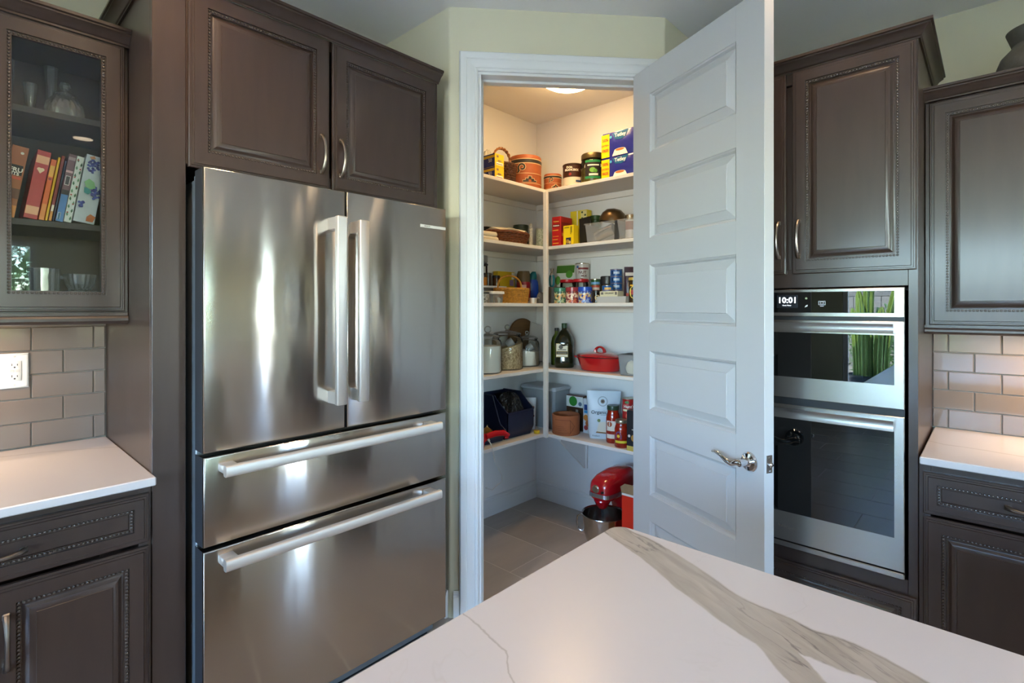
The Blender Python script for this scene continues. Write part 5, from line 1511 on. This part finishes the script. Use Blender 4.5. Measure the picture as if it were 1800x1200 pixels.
shelf_book('thin yellow cookbook between the orange and dark red ones', .206, .0055, .200, TL, B('#d9a91c'))
shelf_book('narrow dark red cookbook', .2155, .0075, .206, TL, B('#7c2f26'), [('r', .001, .0, .0065, .03, B('#d79a4a')), ('r', .001, .03, .0065, .05, B('#e3d6c2'))])
shelf_book('thin navy cookbook beside the mauve picture spine', .2215, .0045, .192, TL, B('#1d2742'))
shelf_book('mauve and blue cookbook with picture spine', .2425, .019, .215, TL, B('#6d5058'), [('r', .001, .0, .018, .085, B('#4a78ad')), ('r', .003, .006, .010, .028, B('#cfd3d4')), ('r', .0042, .006, .0088, .026, B('#1f5a78')), ('r', .001, .085, .018, .100, B('#2c2a2c')), ('r', .003, .115, .015, .145, B('#d6cbc4')), ('r', .0045, .117, .0135, .143, B('#3c3a3c')), ('r', .001, .155, .018, .162, B('#c6a6a6')), ('r', .001, .195, .018, .205, B('#a08a8c'))])
t = shelf_book('white cookbook with green leaf sprig spine', .2615, .018, .212, TL, B('#d2d6d0'), [('p', [(.009 + dx_, zz_), (.009 + dx_ + sx_ * .0035, zz_ + .006), (.009 + dx_ + sx_ * .001, zz_ + .014), (.009 + dx_ - .002 * sx_, zz_ + .006)], B(('#3f6b4c', '#5d8a66', '#2f5a3c')[k % 3])) for k, (dx_, zz_, sx_) in enumerate([((-.004 if k % 2 else .004), .006 + .0123 * k, (-1 if k % 2 else 1)) for k in range(16)])] + [('c', .004 + .009 * (k % 2), .03 + .028 * k, .0022, B('#9a3a30')) for k in range(7)])
P = []
rnd = random.Random(3)
for (gx, gz, gn, sp) in ((.022, .180, 34, .019), (.040, .098, 34, .017), (.010, .055, 14, .010)):
    for k in range(gn):
        a, q = rnd.uniform(0, 2 * pi), math.sqrt(rnd.random())
        zz_ = gz - sp * 1.2 * q * sin(a)
        xx_ = gx + sp * .8 * q * cos(a) * (1 - .4 * max(0, (gz - zz_) / (sp * 1.3)))
        if .002 < xx_ < .050: P.append(('c', xx_, zz_, .0036, B(('#3b468f', '#4d5aa8', '#2c3675')[k % 3])))
P += [('p', [(.006, .125), (.016, .138), (.03, .130), (.036, .112), (.024, .106), (.012, .110)], B('#7fae78')), ('p', [(.008, .108), (.022, .105), (.028, .096), (.02, .088), (.01, .092)], B('#3f8a8a')), ('p', [(.028, .004), (.045, .004), (.05, .022), (.036, .028), (.028, .018)], B('#b3622c')), ('p', [(.006, .206), (.018, .212), (.022, .204), (.012, .200)], B('#b8805a'))]
shelf_book('wide white binder printed with purple grapes, rightmost on the shelf', .318, .0525, .218, TL, B('#c3cbd0'), P)
t = thing('crystal_jar', 'round cut crystal jar with faceted knob in the glass cabinet', 'jar', (.262, 2.235, 1.9855))
m = MB()
loops = []
for zz_, r in ((0, .030), (.004, .036), (.022, .047), (.045, .050), (.068, .046), (.086, .034), (.094, .026)):
    loops.append([(r * (1 + .035 * (-1) ** q) * cos(2 * pi * q / 32), r * (1 + .035 * (-1) ** q) * sin(2 * pi * q / 32), zz_) for q in range(32)])
m.loft(loops)
CRG = clear('cut_glass', (.86, .9, .92), .06, .2, (.85, .9, .95), 1.8)
m.build('bowl', CRG, t, angle=5)
MB().lathe([(.030, .0945), (.031, .099), (.018, .106), (.006, .110), (.006, .114)], 24).build('lid', CRG, t)
MB().lathe([(0, .112), (.010, .116), (.016, .126), (.013, .137), (0, .142)], 7).build('knob', CRG, t, angle=5)
for x, y, h, lb in ((.236, 2.315, .205, 'tall flute glass behind the crystal jar'), (.184, 2.30, .130, 'short stemmed glass left of the crystal jar'), (.130, 2.31, .195, 'tall flute glass at the left edge of the upper shelf')):
    t = thing('stem_glass', lb, 'glass', (x, y, 1.9855), group='stem glasses in the glass cabinet')
    MB().lathe([(0, 0), (.024, 0), (.025, .002), (.006, .006), (.0035, .012), (.0035, h * .28), (.008, h * .32), (.014, h * .55), (.019, h), (.018, h), (.013, h * .55), (.006, h * .34), (0, h * .33)], 24).build('glass', CRG, t)
LT_ = 1.3925
t = thing('glass_mug', 'ribbed glass mug at the bottom of the glass cabinet', 'mug', (.205, 2.20, LT_))
MB().loft([[(r * (1 + .03 * (-1) ** q) * cos(2 * pi * q / 28), r * (1 + .03 * (-1) ** q) * sin(2 * pi * q / 28), zz_) for q in range(28)] for zz_, r in ((0, .036), (.003, .040), (.06, .040), (.12, .041), (.12, .038), (.01, .036))]).build('mug', CRG, t, angle=5)
MB().tube([(.04, 0, .095), (.062, 0, .09), (.066, 0, .06), (.055, 0, .035), (.04, 0, .03)], .005, 8).build('handle', CRG, t)
for i in range(2):
    t = thing('glass_bowl', ('lower', 'upper')[i] + ' cut glass bowl stacked at the bottom of the glass cabinet', 'bowl', (.296, 2.205, LT_ + i * .0535), group='stacked cut glass bowls')
    MB().loft([[(r * (1 + .03 * (-1) ** q) * cos(2 * pi * q / 36), r * (1 + .03 * (-1) ** q) * sin(2 * pi * q / 36), zz_) for q in range(36)] for zz_, r in ((0, .026), (.003, .030), (.02, .038), (.048, .042), (.052, .0425), (.052, .040), (.02, .034), (.006, .026))]).build('bowl', CRG, t, angle=5)

# ------------------------------------------------------------------ vase, socket
t = thing('clay_vase', 'dark grey textured vase on top of the right wall cabinet', 'vase', (2.525, -.122, 2.119))
MB().lathe([(0, 0), (.07, 0), (.098, .03), (.115, .075), (.117, .105), (.106, .135), (.088, .155), (.080, .164), (.076, .172), (.080, .185), (.092, .222), (.089, .222), (.070, .175), (0, .16)], 40).build('body', mat('grey_clay', '#57544d', .65, bump=(45, .6, .006), var=(30, .15)), t)
t = thing('wall_socket', 'white double power socket on the left tile backsplash', 'socket', (.153, 2.4115, 1.178))
MB().rings(-.0355, -.058, .0355, .058, [(0, 0), (0, -.003), (.003, -.006), (.007, -.0068)]).build('plate', WHITE, t)
r2 = MB().rings(-.0165, -.033, .0165, .033, [(0, -.0065), (0, -.0085), (.001, -.0092)]).build('receptacle', WHITE, t)
SL = C('#2b2724', .6)
for s in (-1, 1):
    MB().box(-.0075, -.0096, s * .019 - .0042 + .002, -.0058, -.009, s * .019 + .0055).build('slot', SL, r2)
    MB().box(.0058, -.0096, s * .019 - .0035 + .002, .0075, -.009, s * .019 + .0045).build('slot', SL, r2)
    MB().lathe([(0, 0), (.0026, 0), (.0026, .0004), (0, .0004)], 10).xf(Matrix.Translation((0, -.0093, s * .019 - .007)) @ Matrix.Rotation(rad(90), 4, 'X')).build('slot', SL, r2)
MB().box(-.012, -.0102, -.0045, -.001, -.009, .0045, .0004).build('test_button', C('#cfcac2', .4), r2)
MB().box(.001, -.0102, -.0045, .012, -.009, .0045, .0004).build('test_button', C('#cfcac2', .4), r2)
for s in (-1, 1):
    MB().lathe([(0, 0), (.003, 0), (.0025, .001), (0, .001)], 10).xf(Matrix.Translation((0, -.0068, s * .0475)) @ Matrix.Rotation(rad(90), 4, 'X')).build('screw', C('#c9c4bc', .3), t)

# ------------------------------------------------------------------ lamps of the room
def can_light(x, y, label, power=26):
    t = thing('recessed_light', label, 'ceiling light', (x, y, HC), group='recessed ceiling lights')
    MB().lathe([(.062, -.001), (.064, -.004), (.082, -.004), (.085, 0), (.06, 0)], 28).build('trim_ring', TRIM, t)
    MB().lathe([(0, -.0012), (.062, -.0012), (.062, 0), (0, 0)], 28).build('lens', LENS, t)
    lamp('recessed_lamp', 'SPOT', (0, 0, -.012), power, LAMP, (0, 0, 0), .05, parent=t, spot=rad(125), blend=.8)
LENS = mat('lamp_lens', '#ffffff', .5, emit=((1, .80, .55), 9.0))
can_light(.735, -1.21, 'recessed ceiling light behind the island, mirrored in the glass cabinet', 15)
can_light(.33, 1.40, 'recessed ceiling light in front of the refrigerator', 62)
can_light(1.86, .36, 'recessed ceiling light in front of the ovens', 12)
can_light(2.05, -.45, 'recessed ceiling light over the right worktop', 14)
can_light(-1.2, .9, 'recessed ceiling light over the left kitchen floor', 15)
can_light(1.45, -2.45, 'added recessed ceiling light warming the rear wall mirrored in the refrigerator', 45)  # unseen lamp placed to warm the rear wall in the fridge's reflection
pl_ = thing('pantry_ceiling_light', 'round white flush dome light on the pantry ceiling', 'ceiling light', (2.43, 1.80, HC))
MB().lathe([(0, 0), (.17, 0), (.17, -.022), (.162, -.026), (0, -.026)], 36).build('base', TRIM, pl_)
MB().lathe([(.158, -.026), (.15, -.045), (.12, -.062), (.07, -.072), (0, -.076)], 36).build('dome', mat('dome_glow', '#ffffff', .4, emit=((1, .66, .30), 33.0)), pl_)
for nm, lab, loc, sx, sy, rz in (('left', 'slim warm light strip under the glass cabinet', (-.12, 2.25, 1.3615), .30, .025, 0), ('right', 'slim warm light strip under the right wall cabinet', (2.5, -.27, 1.3125), .34, .025, R90)):
    t = thing('under_cabinet_light', lab, 'light', loc, rz)
    MB().box(-sx / 2, -sy / 2, -.012, sx / 2, sy / 2, .012, .002).build('housing', WHITE, t)
    lamp('strip_lamp', 'AREA', (0, 0, -.0135), 3.6 if nm == 'left' else 5.0, LAMP, (0, 0, 0), sx * .96, sy * .8, parent=t)
# pendants over the island, behind the camera
def pendant(x, y, label):
    t = thing('pendant_lamp', label, 'pendant lamp', (x, y, HC), group='island pendants')
    MB().tube([(0, 0, 0), (0, 0, -.50)], .004, 6).lathe([(0, 0), (.05, 0), (.05, -.02), (0, -.02)], 20).build('stem', BLACK, t)
    MB().lathe([(.098, -.46), (.10, -.46), (.125, -.64), (.123, -.64)], 32).build('shade', mat('pendant_shade', '#4b3b2c', .4, .5), t)
    MB().tube([(-.098, 0, -.47), (.098, 0, -.47)], .003, 6).tube([(0, -.098, -.47), (0, .098, -.47)], .003, 6).build('spider', BLACK, t)
    MB().lathe([(0, -.50), (.02, -.51), (.035, -.545), (.022, -.575), (0, -.58)], 16).build('bulb', mat('bulb_glow', '#ffffff', .5, emit=((1, .72, .4), 30.0)), t)
    lamp('pendant_bulb_lamp', 'POINT', (0, 0, -.545), 24, LAMP, size=.04, parent=t)
pendant(.18, -.62, 'bronze drum pendant over the near end of the island')
pendant(-.75, -.62, 'bronze drum pendant over the far end of the island')

# ------------------------------------------------------------------ the garden seen mirrored in the ovens and the glass
gd = thing('garden_ground', 'pale paved patio outside the sliding door', 'patio')
MB().box(-12, -12, -.14, XW - .12, 8, -.02).box(XW - .12, -12, -.14, 8, YW - .14, -.02).build('paving', mat('patio_paving', '#c4c2bf', .8, var=(4, .1)), gd)
bw = thing('block_wall', 'grey concrete block garden wall beyond the patio', 'wall', (-6.6, 0, -.02))
BLK = [MB().box(-.09, .004, .004, .09, .396, .196, .004).mesh('block', mat('block_%d' % i, c, .9, bump=(40, .3, .005))) for i, c in enumerate(('#8f8f8a', '#878883', '#969690'))]
MB().box(-.08, -2.4, 0, .08, 4.0, 1.8).build('mortar', mat('block_mortar', '#75746f', .9), bw)
for r in range(9):
    for c in range(16):
        o = bpy.data.objects.new('block', BLK[(r * 5 + c * 3) % 3])
        o.location = (0, -2.4 + c * .4 + (.2 if r % 2 else 0) - (.2 if c == 15 and r % 2 else 0), r * .2)
        if c == 15 and r % 2: continue
        o.parent = bw
        COL.objects.link(o)
cp_ = thing('potted_cactus', 'tall ribbed green cactus in a dark round pot on the patio', 'cactus', (-4.35, 1.26, -.02))
MB().lathe([(0, .0), (.20, 0), (.26, .44), (.275, .46), (.275, .49), (.25, .49), (.24, .44), (0, .43)], 32).build('pot', mat('cactus_pot', '#2b3a44', .4), cp_)
CACT = mat('cactus_skin', '#7c9a4c', .5, var=(8, .25))
for (x, y, h, r, lx, ly) in ((.0, .02, 1.62, .055, .02, -.03), (-.05, .14, .98, .045, 0, .06), (.08, .06, 1.12, .04, .03, .03), (.02, -.10, 1.0, .045, 0, -.05), (-.06, -.16, 1.5, .05, .0, -.22), (.0, .09, 1.25, .04, 0, .03)):
    m = MB()
    loops = []
    for k in range(13):
        t = k / 12
        rad_ = r * (1 if t < .85 else math.sqrt(max(.02, 1 - ((t - .85) / .155) ** 2)))
        loops.append([(x + lx * t * t + rad_ * (1 + .22 * cos(7 * a)) * cos(a), y + ly * t * t + rad_ * (1 + .22 * cos(7 * a)) * sin(a), .42 + h * t) for a in [2 * pi * q / 28 for q in range(28)]])
    m.loft(loops).build('stem', CACT, cp_)
def shrub(loc, rx, rz, n, seed, label, big=.09):
    rnd = random.Random(seed)
    t = thing('garden_shrub', label, 'shrub', loc)
    MB().tube([(0, 0, 0), (.03, 0, rz * .6), (0, .02, rz)], [.03, .02, .008], 6).build('stem', mat('shrub_wood', '#5b4a36', .9), t)
    m = MB()
    for _ in range(n):
        a, e, q = rnd.uniform(0, 2 * pi), rnd.uniform(-1, 1), rnd.random() ** .4
        c = Vector((rx * q * math.sqrt(1 - e * e) * cos(a), rx * q * math.sqrt(1 - e * e) * sin(a), rz * (1 + .95 * e * q)))
        d = Vector((rnd.gauss(0, 1), rnd.gauss(0, 1), rnd.gauss(.2, 1))).normalized()
        s_ = d.cross(Vector((rnd.gauss(0, 1), rnd.gauss(0, 1), rnd.gauss(0, 1)))).normalized()
        l_ = big * rnd.uniform(.6, 1.2)
        m.add([c, c + d * l_ * .5 + s_ * l_ * .16, c + d * l_, c + d * l_ * .5 - s_ * l_ * .16], [(0, 1, 2, 3)])
    f = m.build('foliage', mat('shrub_leaf', '#4f7a3c', .5, var=(3, .45)), t)
    f['kind'] = 'stuff'
shrub((-5.6, 1.0, -.02), .75, .75, 2600, 1, 'leafy green shrub in front of the block wall')
shrub((-5.6, -1.4, -.02), .7, .8, 1600, 2, 'second green shrub along the block wall')
shrub((.60, -4.9, -.02), .8, 1.3, 5200, 3, 'large green shrub at the right of the kitchen window', .12)
shrub((-1.1, -4.9, -.02), .8, 1.3, 3600, 4, 'green shrub outside the middle of the kitchen window', .12)
shrub((-2.85, -5.0, -.02), .85, 1.2, 1500, 5, 'green shrub at the left of the kitchen window', .12)
finish_text()
